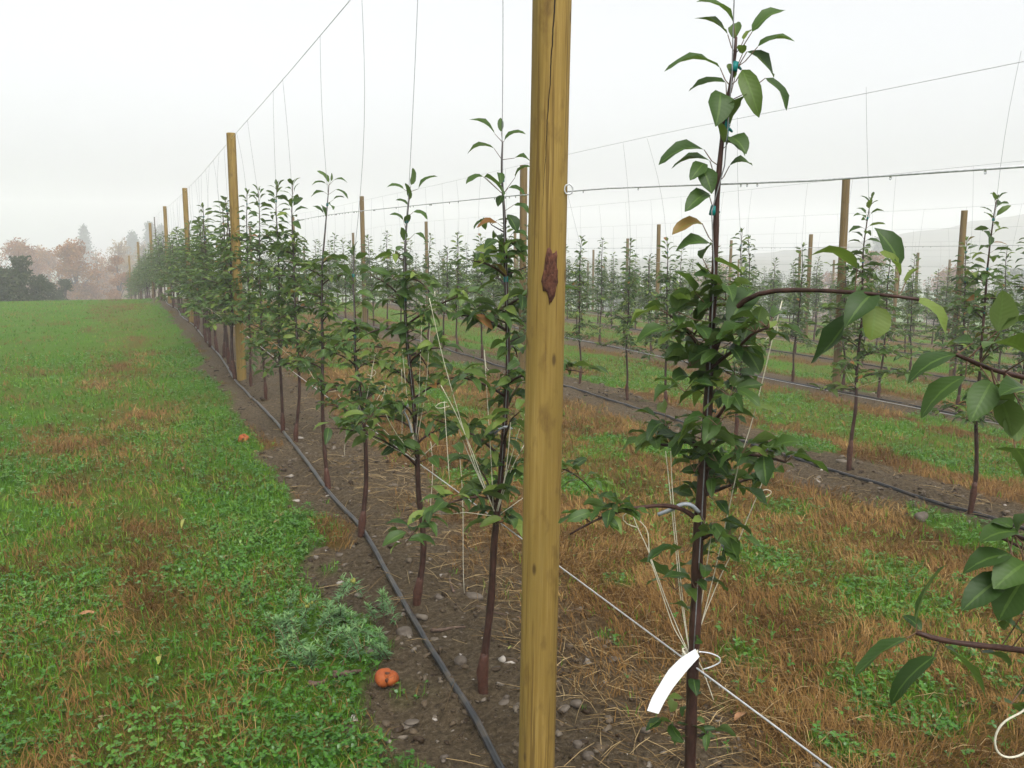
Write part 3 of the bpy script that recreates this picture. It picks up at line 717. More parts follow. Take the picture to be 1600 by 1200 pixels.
def assemble(tp, loc, label, group, strings=True, tapes=True, rz=0.0):
    root = empty('apple_tree', loc, rz); tag(root, label, 'apple tree', group)
    tk = tp.trunk.build('trunk', M['bark'], root); graft_mb(tp).build('graft_union', M['graft'], tk)
    for b in tp.branches: b.build('branch', M['bark'], root)
    tp.crown.build('crown', [M['apple_leaf'], M['stem']], root)
    if strings:
        for s in tp.strings: s.build('tie_string', M['twine'], root)
    if tapes:
        for t in tp.tapes: t.build('tape_tie', M['tape'], tk)
    return root
def leaf_px(mb, rows, dz, g, lod=0, base_d=2.0):
    """leaves given as base pixel, tip pixel, width m, bulge, roll, extra depth of the tip, tint"""
    for (u0, v0, u1, v1, w, bl, ro, dd, ti) in rows:
        d = base_d + dz; b = W(u0, v0, d) ; t = W(u1, v1, d + dd)
        mb.leaves([b - ORG], [t - ORG], w, bl, ro, .38, ti, g, lod, 0, 'apple', .14)
TREE_GROUP = 'young apple trees of the front row'
wires_v = []
def vwire(x, y, ztop, zbot, sx=0.0, sy=0.0, xt=None, yt=None, seed=0, r=.0013):
    g = np.random.default_rng(seed); t = np.linspace(0, 1, 12); xt = x if xt is None else xt; yt = y if yt is None else yt
    bow = np.sin(t * math.pi) * g.normal(0, .025)
    o = MB(); o.tube(np.stack([x + (xt - x) * t + bow, y + (yt - y) * t + bow * .8, zbot + (ztop - zbot) * t], -1), r, 5); return o

# ---- the hero tree, traced at its own depth
xr1 = 1.15
HT = at_x(1090, 850, xr1); D1 = float((HT - CP) @ _F)
ORG = np.array([HT[0], HT[1], float(gz(HT[0], HT[1]))])
trunk_px = [(1076, 1390), (1078, 1200), (1082, 1050), (1088, 950), (1090, 850), (1098, 750), (1106, 640), (1112, 520), (1116, 440), (1118, 380), (1120, 300), (1126, 240), (1133, 170), (1146, 110), (1153, 80), (1150, 58)]
# the trunk stands upright: same ground distance, so the view depth grows as it goes down
def Wv(u, v, extra=0.0):
    r = ray(u, v); hd = _f0; D = float((HT - CP) @ _f0) + extra
    return CP + r * (D / float(r @ _f0))
TP = np.array([Wv(*q) for q in trunk_px]) - ORG
g = np.random.default_rng(77)
hero = TreeParts(); 
s = np.concatenate([[0], np.cumsum(np.linalg.norm(np.diff(TP, axis=0), axis=1))]); q = np.linspace(0, s[-1], 60)
PP = np.stack([np.interp(q, s, TP[:, i]) for i in range(3)], -1)
for _ in range(3): PP[1:-1] = PP[1:-1] * .5 + (PP[:-2] + PP[2:]) * .25
f = q / s[-1]; rad = np.interp(f, [0, .15, .5, .75, .9, 1], [.0142, .0138, .0125, .0072, .0052, .003]) * (1 + .07 * np.sin(f * 97))
hero.trunk.tube(PP, rad, 10)
HL = []          # (leaf rows)
def hl(*a): HL.append(a)
def branch_px(pts, r0, r1):
    """branch through pixels with depth offsets"""
    P = np.array([Wv(u, v, e) for (u, v, e) in pts]) - ORG
    s = np.concatenate([[0], np.cumsum(np.linalg.norm(np.diff(P, axis=0), axis=1))]); q = np.linspace(0, s[-1], 14)
    P = np.stack([np.interp(q, s, P[:, i]) for i in range(3)], -1)
    for _ in range(2): P[1:-1] = P[1:-1] * .5 + (P[:-2] + P[2:]) * .25
    b = MB(); b.tube(P, np.linspace(r0, r1, 14) * (1 + .08 * np.sin(np.arange(14) * 2.1)), 7); hero.branches.append(b); return P
bp = {}
bp['right_long'] = branch_px([(1112, 560, 0), (1130, 510, -.02), (1150, 472, -.05), (1180, 455, -.08), (1250, 452, -.14), (1340, 457, -.2), (1400, 462, -.24), (1436, 468, -.26)], .007, .003)
bp['left_up'] = branch_px([(1106, 560, 0), (1085, 530, .01), (1063, 505, .02), (1046, 492, .03)], .0055, .003)
bp['right_mid'] = branch_px([(1108, 580, 0), (1130, 558, -.03), (1152, 545, -.07), (1175, 520, -.1), (1200, 512, -.12)], .0055, .0025)
bp['right_low'] = branch_px([(1100, 735, 0), (1125, 722, -.04), (1160, 708, -.08), (1190, 712, -.1), (1228, 722, -.12)], .0055, .0025)
bp['right_low2'] = branch_px([(1096, 775, 0), (1130, 762, .05), (1170, 748, .1), (1205, 738, .12)], .005, .0025)
bp['left_mid'] = branch_px([(1102, 715, 0), (1085, 690, .02), (1062, 690, .05), (1038, 698, .07), (1022, 690, .09)], .0055, .003)
bp['up_right'] = branch_px([(1104, 680, 0), (1115, 660, -.03), (1130, 640, -.06), (1140, 620, -.07)], .0055, .003)
bp['left_long'] = branch_px([(1090, 812, 0), (1072, 796, -.02), (1045, 788, -.04), (1000, 792, -.07), (960, 800, -.09), (930, 812, -.11), (890, 835, -.12)], .0062, .002)
bp['stub_low_left'] = branch_px([(1078, 1140, 0), (1060, 1136, 0), (1046, 1133, 0)], .004, .002)
bp['stub_low_right'] = branch_px([(1084, 1151, 0), (1098, 1148, 0), (1106, 1143, 0)], .004, .003)
bp['stub_mid_right'] = branch_px([(1093, 845, 0), (1108, 836, -.02), (1125, 832, -.03), (1140, 838, -.04)], .0045, .002)
L_ = [  # top of the leader: base, tip, width, bulge, roll, tip depth, tint
 (1146, 36, 1088, 3, .040, .16, .5, -.02, .55), (1137, 54, 1085, 29, .036, .12, .45, .0, .6), (1175, 50, 1228, 16, .040, .12, -.5, .02, .55),
 (1184, 73, 1242, 65, .036, .14, -.4, .0, .5), (1125, 106, 1038, 112, .042, .17, .35, -.03, .4), (1167, 81, 1209, 122, .046, .10, -.9, .02, .1),
 (1160, 109, 1186, 184, .046, .10, -.8, -.04, .65), (1196, 122, 1229, 173, .036, .12, -.8, .0, .2), (1149, 61, 1150, 36, .030, .06, .2, .05, .6),
 (1134, 129, 1076, 143, .034, .12, .6, .04, .45), (1126, 144, 1118, 198, .058, .08, .5, -.04, .35), (1141, 195, 1167, 146, .048, .06, -.3, -.04, .3),
 (1141, 214, 1166, 241, .045, .12, -.4, -.04, .4), (1128, 226, 1122, 186, .026, .05, .5, -.03, .8), (1162, 62, 1176, 46, .020, .05, .2, .02, .9),
 (1148, 122, 1137, 100, .020, .05, .2, .04, .7), (1160, 84, 1156, 70, .022, .05, 0, -.02, .7),
 (1100, 234, 1029, 258, .046, .16, .5, -.03, .2), (1109, 251, 1049, 264, .040, .16, .3, .02, .35), (1100, 255, 1078, 282, .036, .08, .7, -.04, .4),
 (1097, 262, 1112, 303, .044, .10, -.5, -.03, .3), (1130, 222, 1164, 244, .046, .16, -.4, -.02, .35), (1140, 259, 1176, 259, .034, .18, -.4, .0, .35),
 (1107, 302, 1070, 331, .042, .12, .6, -.04, .4), (1097, 349, 1050, 367, .040, .13, .5, -.03, .97), (1112, 382, 1056, 392, .044, .15, .5, -.02, .4),
 (1098, 404, 1113, 381, .040, .06, .6, .03, .5), (1112, 407, 1162, 431, .036, .07, .3, -.04, .7), (1085, 455, 1053, 425, .050, .08, .3, -.04, .5),
 (1124, 447, 1084, 431, .052, .10, .3, -.05, .1), (1112, 468, 1141, 452, .050, .06, .2, -.05, .2), (1178, 455, 1136, 508, .066, .08, .4, -.08, .12),
 (1058, 487, 1073, 450, .050, .08, .4, -.03, .5), (1100, 430, 1086, 412, .040, .06, .3, -.01, .5), (1066, 512, 1100, 520, .05, .1, .2, -.03, .4),
 (1042, 512, 995, 535, .040, .13, .5, -.01, .35), (1072, 545, 1040, 565, .044, .14, .5, -.03, .3), (1076, 588, 1050, 596, .046, .14, .4, -.03, .2),
 (1100, 583, 1082, 612, .046, .08, .6, -.03, .2), (1113, 547, 1076, 566, .052, .10, .4, -.06, .1), (1150, 600, 1180, 598, .046, .10, -.3, -.02, .2),
 (1100, 594, 1122, 578, .05, .1, -.2, -.05, .15), (1122, 602, 1098, 592, .04, .1, .3, -.05, .4), (1165, 545, 1188, 584, .05, .08, -.6, -.04, .2),
 (1160, 520, 1128, 500, .054, .1, .3, -.05, .2), (1180, 510, 1190, 478, .05, .08, .3, .0, .3), (1172, 500, 1160, 540, .055, .08, .3, -.05, .2)]
for a in L_: hl(*a, 0.0)
L2 = [  # the long right branch
 (1339, 419, 1264, 401, .044, .16, -.2, -.04, .75), (1406, 416, 1366, 356, .048, .10, .9, .02, .2), (1405, 430, 1374, 394, .040, .1, .8, -.03, .86), (1415, 441, 1440, 417, .024, .06, .3, .02, .88),
 (1366, 458, 1320, 512, .056, .13, .5, -.05, .15), (1367, 478, 1360, 532, .066, .06, .6, -.02, .84), (1431, 466, 1478, 524, .040, .13, -.7, -.01, .84), (1330, 490, 1267, 568, .066, -.06, .9, .06, .06)]
for a in L2: hl(*a, -.2)
def cluster(P, n, seed, Lm, spread=1.0):
    gg = np.random.default_rng(seed); a, b, t = rosette(gg, P, n, 1.0, Lm); return a, b, t
ca_, cb_, ct_ = [], [], []
def addc(name, fr, n, Lm=.072):
    P = bp[name]; p = P[min(len(P) - 1, int(fr * (len(P) - 1)))]; a, b, t = cluster(p, n, len(ca_) * 7 + 3, Lm); ca_.append(a); cb_.append(b); ct_.append(t)
for nm, lst in {'left_up': [(.5, 3), (1, 4)], 'right_mid': [(.35, 4), (.6, 5), (.85, 3), (1, 4)], 'right_low': [(.3, 3), (.55, 5), (.8, 5), (1, 4)], 'right_low2': [(.5, 4), (.8, 4), (1, 4)],
                'left_mid': [(.4, 4), (.7, 5), (1, 8)], 'up_right': [(.5, 5), (1, 8)], 'left_long': [(.62, 5), (.72, 6), (.8, 3), (.9, 4)], 'stub_mid_right': [(.6, 3), (1, 4)],
                'stub_low_left': [(.5, 3), (1, 4)], 'stub_low_right': [(1, 3)]}.items():
    for fr, n in lst: addc(nm, fr, n + (0 if 'stub' in nm else 2), .060 if 'stub' in nm or 'left_long' in nm else .072)
def trunk_at(z): return np.array([np.interp(z, PP[:, 2], PP[:, i]) for i in range(3)])
gg = np.random.default_rng(8)
for z in np.concatenate([np.linspace(.94, 1.51, 25), np.linspace(.80, .93, 5)]):
    c = trunk_at(z) + np.array([gg.normal(0, .038), gg.normal(0, .038), .01]); a, b, t = cluster(c, int(gg.integers(3, 6)), int(z * 1000), .074); ca_.append(a); cb_.append(b); ct_.append(t)
for z in (.44, .47, .55, .60, .70, .76):
    c = trunk_at(z); a, b, t = cluster(c, 2, int(z * 999), .05); ca_.append(a); cb_.append(b); ct_.append(t)
CA, CB, CT = map(np.concatenate, (ca_, cb_, ct_)); n = len(CB); Ls = np.linalg.norm(CT - CB, axis=1)
tint = np.clip(gg.normal(.36, .26, n), 0, .93)
hero.crown.leaves(CB, CT, Ls * gg.uniform(.40, .56, n), gg.uniform(.06, .16, n), gg.normal(0, .5, n), gg.uniform(.2, .65, n), tint, gg, 0, 0, 'apple', .28)
hero.crown.prisms(CA, CB, .0013, .001, 1)
for (u0, v0, u1, v1, w, bl, ro, dd, ti, e) in HL:
    b = Wv(u0, v0, e) - ORG; t = Wv(u1, v1, e + dd) - ORG
    hero.crown.leaves([b], [t], w, bl, ro, .42, ti, gg, 0, 0, 'apple', .16)
    # stalk to the nearest wood
    if e == 0: i = np.argmin(np.linalg.norm(PP[:, :2] - b[:2], axis=1) * .5 + np.abs(PP[:, 2] - (b[2] - .035))); c = PP[i]
    else: P = bp['right_long']; c = P[np.argmin(np.linalg.norm(P - b, axis=1))]
    if np.linalg.norm(c - b) < .16:
        m_ = (c + b) / 2 - np.array([0, 0, .006]); hero.crown.prisms([c, m_], [m_, b], .0014, .0011, 1)
root = empty('apple_tree', ORG); tag(root, 'tall apple tree nearest the thick post, with a long bare side branch', 'apple tree', TREE_GROUP)
tk = hero.trunk.build('trunk', M['bark'], root)
o = MB(); p0 = PP[0]; o.tube(np.array([p0 + [0, 0, -.2], p0 + [0, 0, -.08], p0, p0 + [0, 0, .06]]), [.022, .021, .023, .017], 10); o.build('graft_union', M['graft'], tk)
for b in hero.branches: b.build('branch', M['bark'], root)
hero.crown.build('crown', [M['apple_leaf'], M['stem']], root)
for (u, v, L, lean) in ((1148, 104, .016, .5), (1134, 202, .05, .15), (1114, 329, .014, .6), (1108, 643, .02, 0)):
    p = Wv(u, v) - ORG; o = MB(); L = max(L, .02); o.tube(np.array([p + [-.002, 0, -L * .5], p + [-.002, 0, -L * .48], p + [.002, 0, L * .48], p + [.002, 0, L * .5]]), [.005, .0075, .0068, .004], 8, 0, True); o.tube(np.array([p + [.005, 0, .002], p + [.013, .004, .001], p + [.020, .004, -.004]]), [.004, .0035, .0022], 4); o.build('tape_tie', M['tape'], tk)
def px_string(name_, pts, r, parent, m='twine', org=None, ex=None, label=None):
    P = np.array([Wv(u, v, (ex[i] if ex else 0)) for i, (u, v) in enumerate(pts)]) - (ORG if org is None else org)
    if len(P) > 3:
        for _ in range(1): 
            s = np.concatenate([[0], np.cumsum(np.linalg.norm(np.diff(P, axis=0), axis=1))]); q = np.linspace(0, s[-1], len(P) * 3); P = np.stack([np.interp(q, s, P[:, i]) for i in range(3)], -1); P[1:-1] = P[1:-1] * .5 + (P[:-2] + P[2:]) * .25
    o = MB(); o.tube(P, r, 6); return o.build(name_, M[m], parent)
KN = (1078, 1024)
for pts in ([(985, 793), (995, 823), (1010, 852), (1020, 880), (1040, 935), (1060, 985), KN], [(996, 824), (980, 820), (970, 811), (974, 801), (988, 800), (1000, 815), (1012, 826), (1014, 845), (1014, 868), (1030, 915), (1052, 980), KN],
            [(1040, 705), (1044, 740), (1050, 800), (1056, 860), (1062, 925), (1072, 990), KN], [(1048, 705), (1050, 760), (1054, 810), (1060, 870), (1068, 950), KN],
            [(1222, 470), (1212, 508), (1195, 580), (1175, 660), (1155, 720), (1140, 790), (1120, 880), (1100, 960), (1086, 1010), KN],
            [(1212, 508), (1206, 515), (1210, 524), (1216, 516), (1212, 506), (1203, 525), (1195, 532)],
            [(1196, 740), (1185, 770), (1172, 800), (1152, 850), (1130, 890), (1105, 950), KN], [(1190, 770), (1178, 772), (1184, 778), (1200, 776), (1207, 768), (1196, 764), (1186, 770)],
            [(1112, 832), (1106, 870), (1100, 915), (1092, 970), KN], [(1085, 1022), (1098, 1046), (1108, 1074), (1115, 1094)]):
    px_string('tie_string', pts, .0011, root)
px_string('tie_string', [(1080, 1022), (1090, 1018), (1108, 1020), (1124, 1026), (1127, 1034), (1112, 1042), (1098, 1046)], .0017, root, 'wire')
px_string('spacer', [(1092, 800), (1080, 788), (1066, 787), (1050, 796), (1028, 804)], .0045, root, 'spacer', None, [-.02, -.03, -.03, -.02, -.01])
px_string('spacer', [(1128, 848), (1137, 864)], .0045, root, 'spacer')
# knot of twine
o = MB(); kp_ = Wv(*KN, -.012) - ORG
for i in range(4): th = np.linspace(0, 6.283, 14); o.tube(np.stack([kp_[0] + .017 * np.cos(th), kp_[1] + .017 * np.sin(th), kp_[2] + .003 * i + .004 * np.sin(th * 2 + i)], -1), .0022, 5, 0, False)
o.build('twine_knot', M['twine'], root)
# white tag, tied on
e_ = -.06; mid = [(1090, 1020), (1072, 1034), (1055, 1052), (1040, 1074), (1028, 1094), (1020, 1113)]
half = [(4, 12), (10, 12), (13, 9.5), (12, 7), (12, 6), (11, 5)]
q_ = np.linspace(0, 5, 21); mid = [(np.interp(t, range(6), [a[0] for a in mid]), np.interp(t, range(6), [a[1] for a in mid])) for t in q_]; half = [(np.interp(t, range(6), [a[0] for a in half]), np.interp(t, range(6), [a[1] for a in half])) for t in q_]
for _ in range(2): mid = [mid[0]] + [((mid[i - 1][0] + 2 * mid[i][0] + mid[i + 1][0]) / 4, (mid[i - 1][1] + 2 * mid[i][1] + mid[i + 1][1]) / 4) for i in range(1, 20)] + [mid[-1]]
mb = MB(); V = []
for (u, v), (a, b) in zip(mid, half): V += [Wv(u - a * .82, v - b * .5, e_), Wv(u + a * .82, v + b * .5, e_)]
V = np.array(V) - ORG; k = len(mid); Q = [(2 * i, 2 * i + 1, 2 * i + 3, 2 * i + 2) for i in range(k - 1)]
back = V + _f0 * .0012
Q2 = [(2 * k + b_, 2 * k + a_, 2 * k + d_, 2 * k + c_) for (a_, b_, c_, d_) in Q]
side = [(2 * i, 2 * i + 2, 2 * k + 2 * i + 2, 2 * k + 2 * i) for i in range(k - 1)] + [(2 * i + 3, 2 * i + 1, 2 * k + 2 * i + 1, 2 * k + 2 * i + 3) for i in range(k - 1)] + [(2 * k - 2, 2 * k - 1, 4 * k - 1, 4 * k - 2)]
mb.add(np.concatenate([V, back]), Q + Q2 + side)
tg = empty('paper_tag', ORG); tag(tg, 'curled blank white paper tag tied to the nearest apple tree', 'tag'); mb.build('tag_strip', M['tag'], tg, False)
px_string('tag_tie', [(1090, 1018), (1084, 1024), (1078, 1026)], .002, tg, 'twine', None, [e_, -.03, -.01])
# its vertical wire
P = np.array([Wv(1146, -60), Wv(1145, 0), Wv(1143, 60), Wv(1142, 110), Wv(1139, 150), Wv(1130, 260), Wv(1110, 330), Wv(1114, 420), Wv(1108, 560), Wv(1095, 800), Wv(1086, 950), Wv(1082, 1020)]); top_ = np.array([P[0][0], P[0][1], 2.94])
o = MB(); o.tube(np.concatenate([[top_], P]) + np.array([-.012, 0, 0]) * 0 - _f0 * .012, .0014, 6); tag(o.build('vertical_wire', M['dull_wire']), 'thin vertical wire clipped to the tall nearest apple tree', 'wire', 'vertical wires of the front row')

# ---- the tree outside the right edge whose branches reach into the picture
ORG0 = np.array([1.15, .80, 0.0]); g = np.random.default_rng(15)
t0 = gen_tree(501, 2.15, None, .08, 0, .8, .8, True, True, 2)
t0.crown = MB()   # its leaves are placed by hand below
def W0(u, v, e=0.0):
    r = ray(u, v); D = float((np.array([1.15, .80, 0]) - CP) @ _f0) + e
    return CP + r * (D / float(r @ _f0)) - ORG0
def br0(pts, r0, r1):
    P = np.array([W0(*p) for p in pts]); b = MB()
    s = np.concatenate([[0], np.cumsum(np.linalg.norm(np.diff(P, axis=0), axis=1))]); q = np.linspace(0, s[-1], 16); P = np.stack([np.interp(q, s, P[:, i]) for i in range(3)], -1)
    for _ in range(2): P[1:-1] = P[1:-1] * .5 + (P[:-2] + P[2:]) * .25
    b.tube(P, np.linspace(r0, r1, 16) * (1 + .1 * np.sin(np.arange(16) * 2.3)), 8); t0.branches.append(b); return P
def trunk0(z): return [np.interp(z, t0.pts[:, 2], t0.pts[:, i]) for i in range(3)]
def from_trunk(pts, r0, r1, z):
    P = [np.array(trunk0(z))] + [W0(*p) for p in pts]; P = np.array(P); b = MB()
    s = np.concatenate([[0], np.cumsum(np.linalg.norm(np.diff(P, axis=0), axis=1))]); q = np.linspace(0, s[-1], 20); P = np.stack([np.interp(q, s, P[:, i]) for i in range(3)], -1)
    for _ in range(2): P[1:-1] = P[1:-1] * .5 + (P[:-2] + P[2:]) * .25
    b.tube(P, np.linspace(r0, r1, 20) * (1 + .1 * np.sin(np.arange(20) * 2.3)), 8); t0.branches.append(b); return P
t0.branches = []
B1 = from_trunk([(1680, 1035, .05), (1600, 1016, .02), (1545, 1010, .0), (1490, 1004, .0), (1455, 998, 0), (1432, 988, 0)], .0060, .0036, 1.02)
B2 = from_trunk([(1680, 620, .1), (1600, 588, .05), (1550, 580, .03), (1520, 565, .02), (1495, 554, 0)], .0055, .0030, 1.22)
B3 = from_trunk([(1700, 860, .1), (1630, 850, .05), (1590, 840, .03), (1570, 830, .02)], .005, .003, 1.05)
L0 = [(1417, 997, 1336, 1056, .040, .05, -.3, -.02, .25), (1460, 1026, 1392, 1102, .034, .10, .6, .02, .15), (1475, 1009, 1541, 1093, .042, .08, .4, -.03, .3), (1432, 975, 1479, 882, .030, .08, .8, .02, .45),
      (1535, 1020, 1580, 1040, .034, .1, .3, .0, .1), (1597, 990, 1557, 967, .03, .1, .2, .0, .2), (1440, 985, 1412, 962, .018, .1, .3, .03, .1),
      (1495, 554, 1418, 600, .034, .14, .4, .0, .15), (1509, 588, 1439, 654, .036, .13, .4, .0, .4), (1558, 518, 1566, 453, .044, .05, .9, .0, .72), (1562, 520, 1612, 498, .038, .1, .4, .0, .35),
      (1610, 556, 1536, 545, .046, .14, -.3, -.04, .6), (1520, 536, 1480, 540, .03, .1, .3, .03, .2), (1549, 597, 1515, 660, .040, .1, .5, -.03, .5), (1562, 623, 1582, 682, .044, .06, .6, .0, .6), (1560, 625, 1530, 640, .04, .14, .3, -.02, .65),
      (1612, 612, 1562, 618, .042, .1, .3, -.05, .2), (1598, 640, 1590, 690, .04, .1, .4, .0, .5), (1560, 600, 1570, 645, .04, .06, .4, .03, .55),
      (1592, 832, 1530, 848, .040, .14, .3, .0, .35), (1582, 868, 1504, 897, .036, .16, .4, .0, .2), (1572, 900, 1502, 955, .042, .10, .5, -.02, .12), (1604, 880, 1552, 920, .05, .1, .5, -.03, .5), (1600, 905, 1560, 970, .05, .1, .5, -.01, .3),
      (1590, 832, 1620, 800, .045, .1, .3, .0, .45), (1582, 824, 1545, 818, .03, .1, .2, .03, .4), (1610, 860, 1640, 900, .05, .1, .4, 0, .2), (1586, 700, 1612, 760, .044, .1, .4, 0, .3), (1598, 960, 1570, 985, .035, .12, .3, .03, .2), (1580, 1100, 1615, 1128, .05, .1, .3, .02, .45)]
for (u0, v0, u1, v1, w, bl, ro, dd, ti) in L0:
    b = W0(u0, v0); t = W0(u1, v1, dd); t0.crown.leaves([b], [t], w, bl, ro, .32, ti, g, 0, 0, 'apple', .12)
    cands = np.concatenate([B1, B2, B3]); c = cands[np.argmin(np.linalg.norm(cands - b, axis=1))]
    if np.linalg.norm(c - b) < .12: t0.crown.prisms([c], [b], .0013, .001, 1)
# the rest of this tree, outside the frame to the right
gx_ = np.random.default_rng(21); aa, bb_, tt_ = [], [], []
for z in np.linspace(.85, 1.4, 18):
    c = np.array(trunk0(z)); dv = gx_.uniform(.0, .12); a, b, t = rosette(gx_, c + np.array([dv, -dv * .6, 0]), 4, .9, .075); aa.append(a); bb_.append(b); tt_.append(t)
aa, bb_, tt_ = map(np.concatenate, (aa, bb_, tt_)); t0.crown.leaves(bb_, tt_, .036, .12, None, .35, gx_.uniform(0, .8, len(bb_)), gx_, 1); t0.crown.prisms(aa, bb_, .0013, .001, 1)
r0_ = assemble(t0, ORG0, 'apple tree mostly outside the right edge, its big leaves reaching in', TREE_GROUP, False, True)
P = np.array([W0(1615, 1060), W0(1604, 1110), W0(1590, 1116), W0(1566, 1128), W0(1553, 1152), W0(1556, 1176), W0(1574, 1186), W0(1598, 1180), W0(1615, 1165)])
s = np.concatenate([[0], np.cumsum(np.linalg.norm(np.diff(P, axis=0), axis=1))]); q = np.linspace(0, s[-1], 30); P = np.stack([np.interp(q, s, P[:, i]) for i in range(3)], -1)
for _ in range(3): P[1:-1] = P[1:-1] * .5 + (P[:-2] + P[2:]) * .25
o = MB(); o.tube(P, .0016, 6); o.build('tie_string', M['twine'], r0_)

# ---- the next trees of the front row, each grown for its own place
def tr_from_px(pts, xplane):
    b = at_x(pts[0][0], pts[0][1], xplane); return b
def row_tree(seed, base_px, path, h_top_px, label, extra_leaves=(), **kw):
    b = ground_at(*base_px); org = np.array([b[0], b[1], float(gh(b[0], b[1]))])
    D = float((b - CP) @ _f0)
    def WV(u, v, e=0.0):
        r = ray(u, v); return CP + r * ((D + e) / float(r @ _f0)) - org
    P = np.array([WV(*q) for q in path]); P[:, :2] += np.random.default_rng(seed).normal(0, .004, (len(P), 2))
    tp = gen_tree(seed, P[-1][2], P, **kw)
    g = np.random.default_rng(seed + 1)
    for (u0, v0, u1, v1, w, bl, ro, dd, ti) in extra_leaves:
        bb = WV(u0, v0); t = WV(u1, v1, dd); tp.crown.leaves([bb], [t], w, bl, ro, .42, ti, g, 0, 0, 'apple', .14)
        i = np.argmin(np.abs(tp.pts[:, 2] - (bb[2] - .03))); tp.crown.prisms([tp.pts[i]], [bb], .0013, .001, 1)
    root = assemble(tp, org, label, TREE_GROUP)
    ztop = float(gz(b[0], b[1])) + 2.95
    tx, ty = org[0] + tp.top[0], org[1] + tp.top[1]
    return root, org, tp, WV
def wire_for(org, tp, label, group, seed, top_dx=0.0, top_dy=0.0):
    t = tp.top; on = tp.on; zt = t[2]
    pts = [np.array([org[0] + on(z)[0], org[1] + on(z)[1], org[2] + z]) - _f0 * .010 for z in np.linspace(.68, zt - .05, 8)]
    g = np.random.default_rng(seed); zz = 2.95; e = np.array([float(row_x(0, org[1])) + 0.0, org[1] + top_dy, float(gz(org[0], org[1])) + zz])
    st_ = pts[-1]; bow = g.normal(0, .02)
    for q in np.linspace(.15, 1, 8): p = st_ + (e - st_) * q; p = p + np.array([1, .5, 0]) * bow * math.sin(q * math.pi); pts.append(p)
    o = MB(); o.tube(np.array(pts), .0013, 5); return tag(o.build('vertical_wire', M['dull_wire']), label, 'wire', group)
T2 = [(772, 232, 730, 241, .040, .2, .4, 0, .6), (773, 209, 733, 187, .040, .14, .5, -.02, .5), (788, 220, 822, 210, .038, .2, -.4, 0, .5), (783, 206, 782, 184, .022, .05, .2, .03, .5), (757, 276, 787, 306, .054, .08, .6, -.08, .55),
      (755, 276, 728, 288, .036, .12, .4, -.03, .5), (804, 247, 828, 252, .040, .16, -.3, 0, .4), (805, 277, 830, 261, .036, .2, -.4, -.02, .35), (794, 294, 820, 308, .040, .18, -.4, .0, .5), (803, 320, 827, 335, .040, .15, -.5, 0, .4), (778, 349, 745, 356, .038, .16, .5, -.02, .98),
      (780, 270, 782, 288, .03, .1, .3, -.05, .4), (785, 305, 778, 323, .03, .08, .4, -.02, .2), (793, 335, 808, 365, .045, .1, -.5, -.02, .1), (800, 365, 826, 372, .04, .15, -.3, 0, .4), (770, 375, 790, 395, .04, .1, .4, -.03, .4), (766, 398, 740, 420, .045, .12, .5, -.04, .5), (800, 402, 822, 394, .04, .1, -.3, -.02, .4)]
a = row_tree(602, (755, 1083), [(753, 1050), (763, 1000), (768, 930), (770, 850), (778, 760), (790, 640), (794, 560), (792, 470), (790, 400), (787, 330), (785, 270), (784, 222)], 0, 'apple tree standing close behind the left side of the thick post', T2, Lm=.092, lod=0, sep=True, dens=1.15, leader=False, n_str=5, br_len=.95, hi_off=.42)
wire_for(a[1], a[2], 'thin vertical wire rising from the apple tree left of the thick post', 'vertical wires of the front row', 1)
def more_strings(a, lists, m='twine', nm='tie_string', r=.0012):
    for pts in lists:
        P = np.array([a[3](*q) for q in pts]); P = P - _f0 * .03
        s = np.concatenate([[0], np.cumsum(np.linalg.norm(np.diff(P, axis=0), axis=1))]); q = np.linspace(0, s[-1], len(P) * 3); P = np.stack([np.interp(q, s, P[:, i]) for i in range(3)], -1); P[1:-1] = P[1:-1] * .5 + (P[:-2] + P[2:]) * .25
        o = MB(); o.tube(P, r, 6); o.build(nm, M[m], a[0])
more_strings(a, [[(773, 795), (748, 740), (722, 660), (692, 555), (672, 465)], [(772, 795), (738, 700), (712, 640), (690, 600)], [(703, 632), (690, 636), (680, 634), (688, 627), (700, 626)], [(776, 795), (792, 735), (815, 655), (826, 630)], [(778, 795), (798, 730), (820, 690)],
                 [(771, 790), (768, 720), (763, 640), (757, 545)], [(757, 545), (760, 575), (766, 578)], [(695, 625), (700, 700), (703, 745)]])
more_strings(a, [[(772, 676), (782, 666), (795, 664), (800, 668)]], 'spacer', 'spacer', .0045)
T3 = [(642, 289, 645, 262, .036, .05, .4, 0, .3), (654, 295, 684, 276, .040, .16, -.4, 0, .5), (631, 296, 604, 293, .036, .16, .4, 0, .5), (640, 312, 633, 286, .032, .05, .2, -.03, .5), (637, 320, 618, 313, .03, .12, .4, 0, .45), (646, 331, 668, 343, .040, .14, -.5, 0, .5), (630, 344, 608, 336, .032, .16, .4, 0, .4), (634, 350, 640, 335, .03, .06, .3, -.03, .2), (630, 376, 627, 355, .04, .06, .3, -.02, .5), (648, 365, 665, 378, .036, .14, -.4, 0, .5)]
a = row_tree(603, (653, 943), [(654, 925), (662, 880), (662, 830), (655, 770), (654, 700), (645, 600), (634, 520), (632, 450), (632, 400), (636, 350), (641, 300)], 0, 'apple tree second behind the thick post, beside an upright stone-weighted string', T3, Lm=.090, lod=0, sep=True, dens=1.1, leader=False, n_str=4, hi_off=.42)
more_strings(a, [[(650, 690), (640, 640), (634, 590), (630, 545)], [(652, 690), (668, 600), (672, 520), (680, 455)], [(680, 455), (684, 480), (676, 484), (668, 478), (680, 474)], [(629, 575), (630, 640), (629, 695)], [(648, 690), (642, 655), (632, 640)], [(650, 690), (655, 640), (660, 500)]])
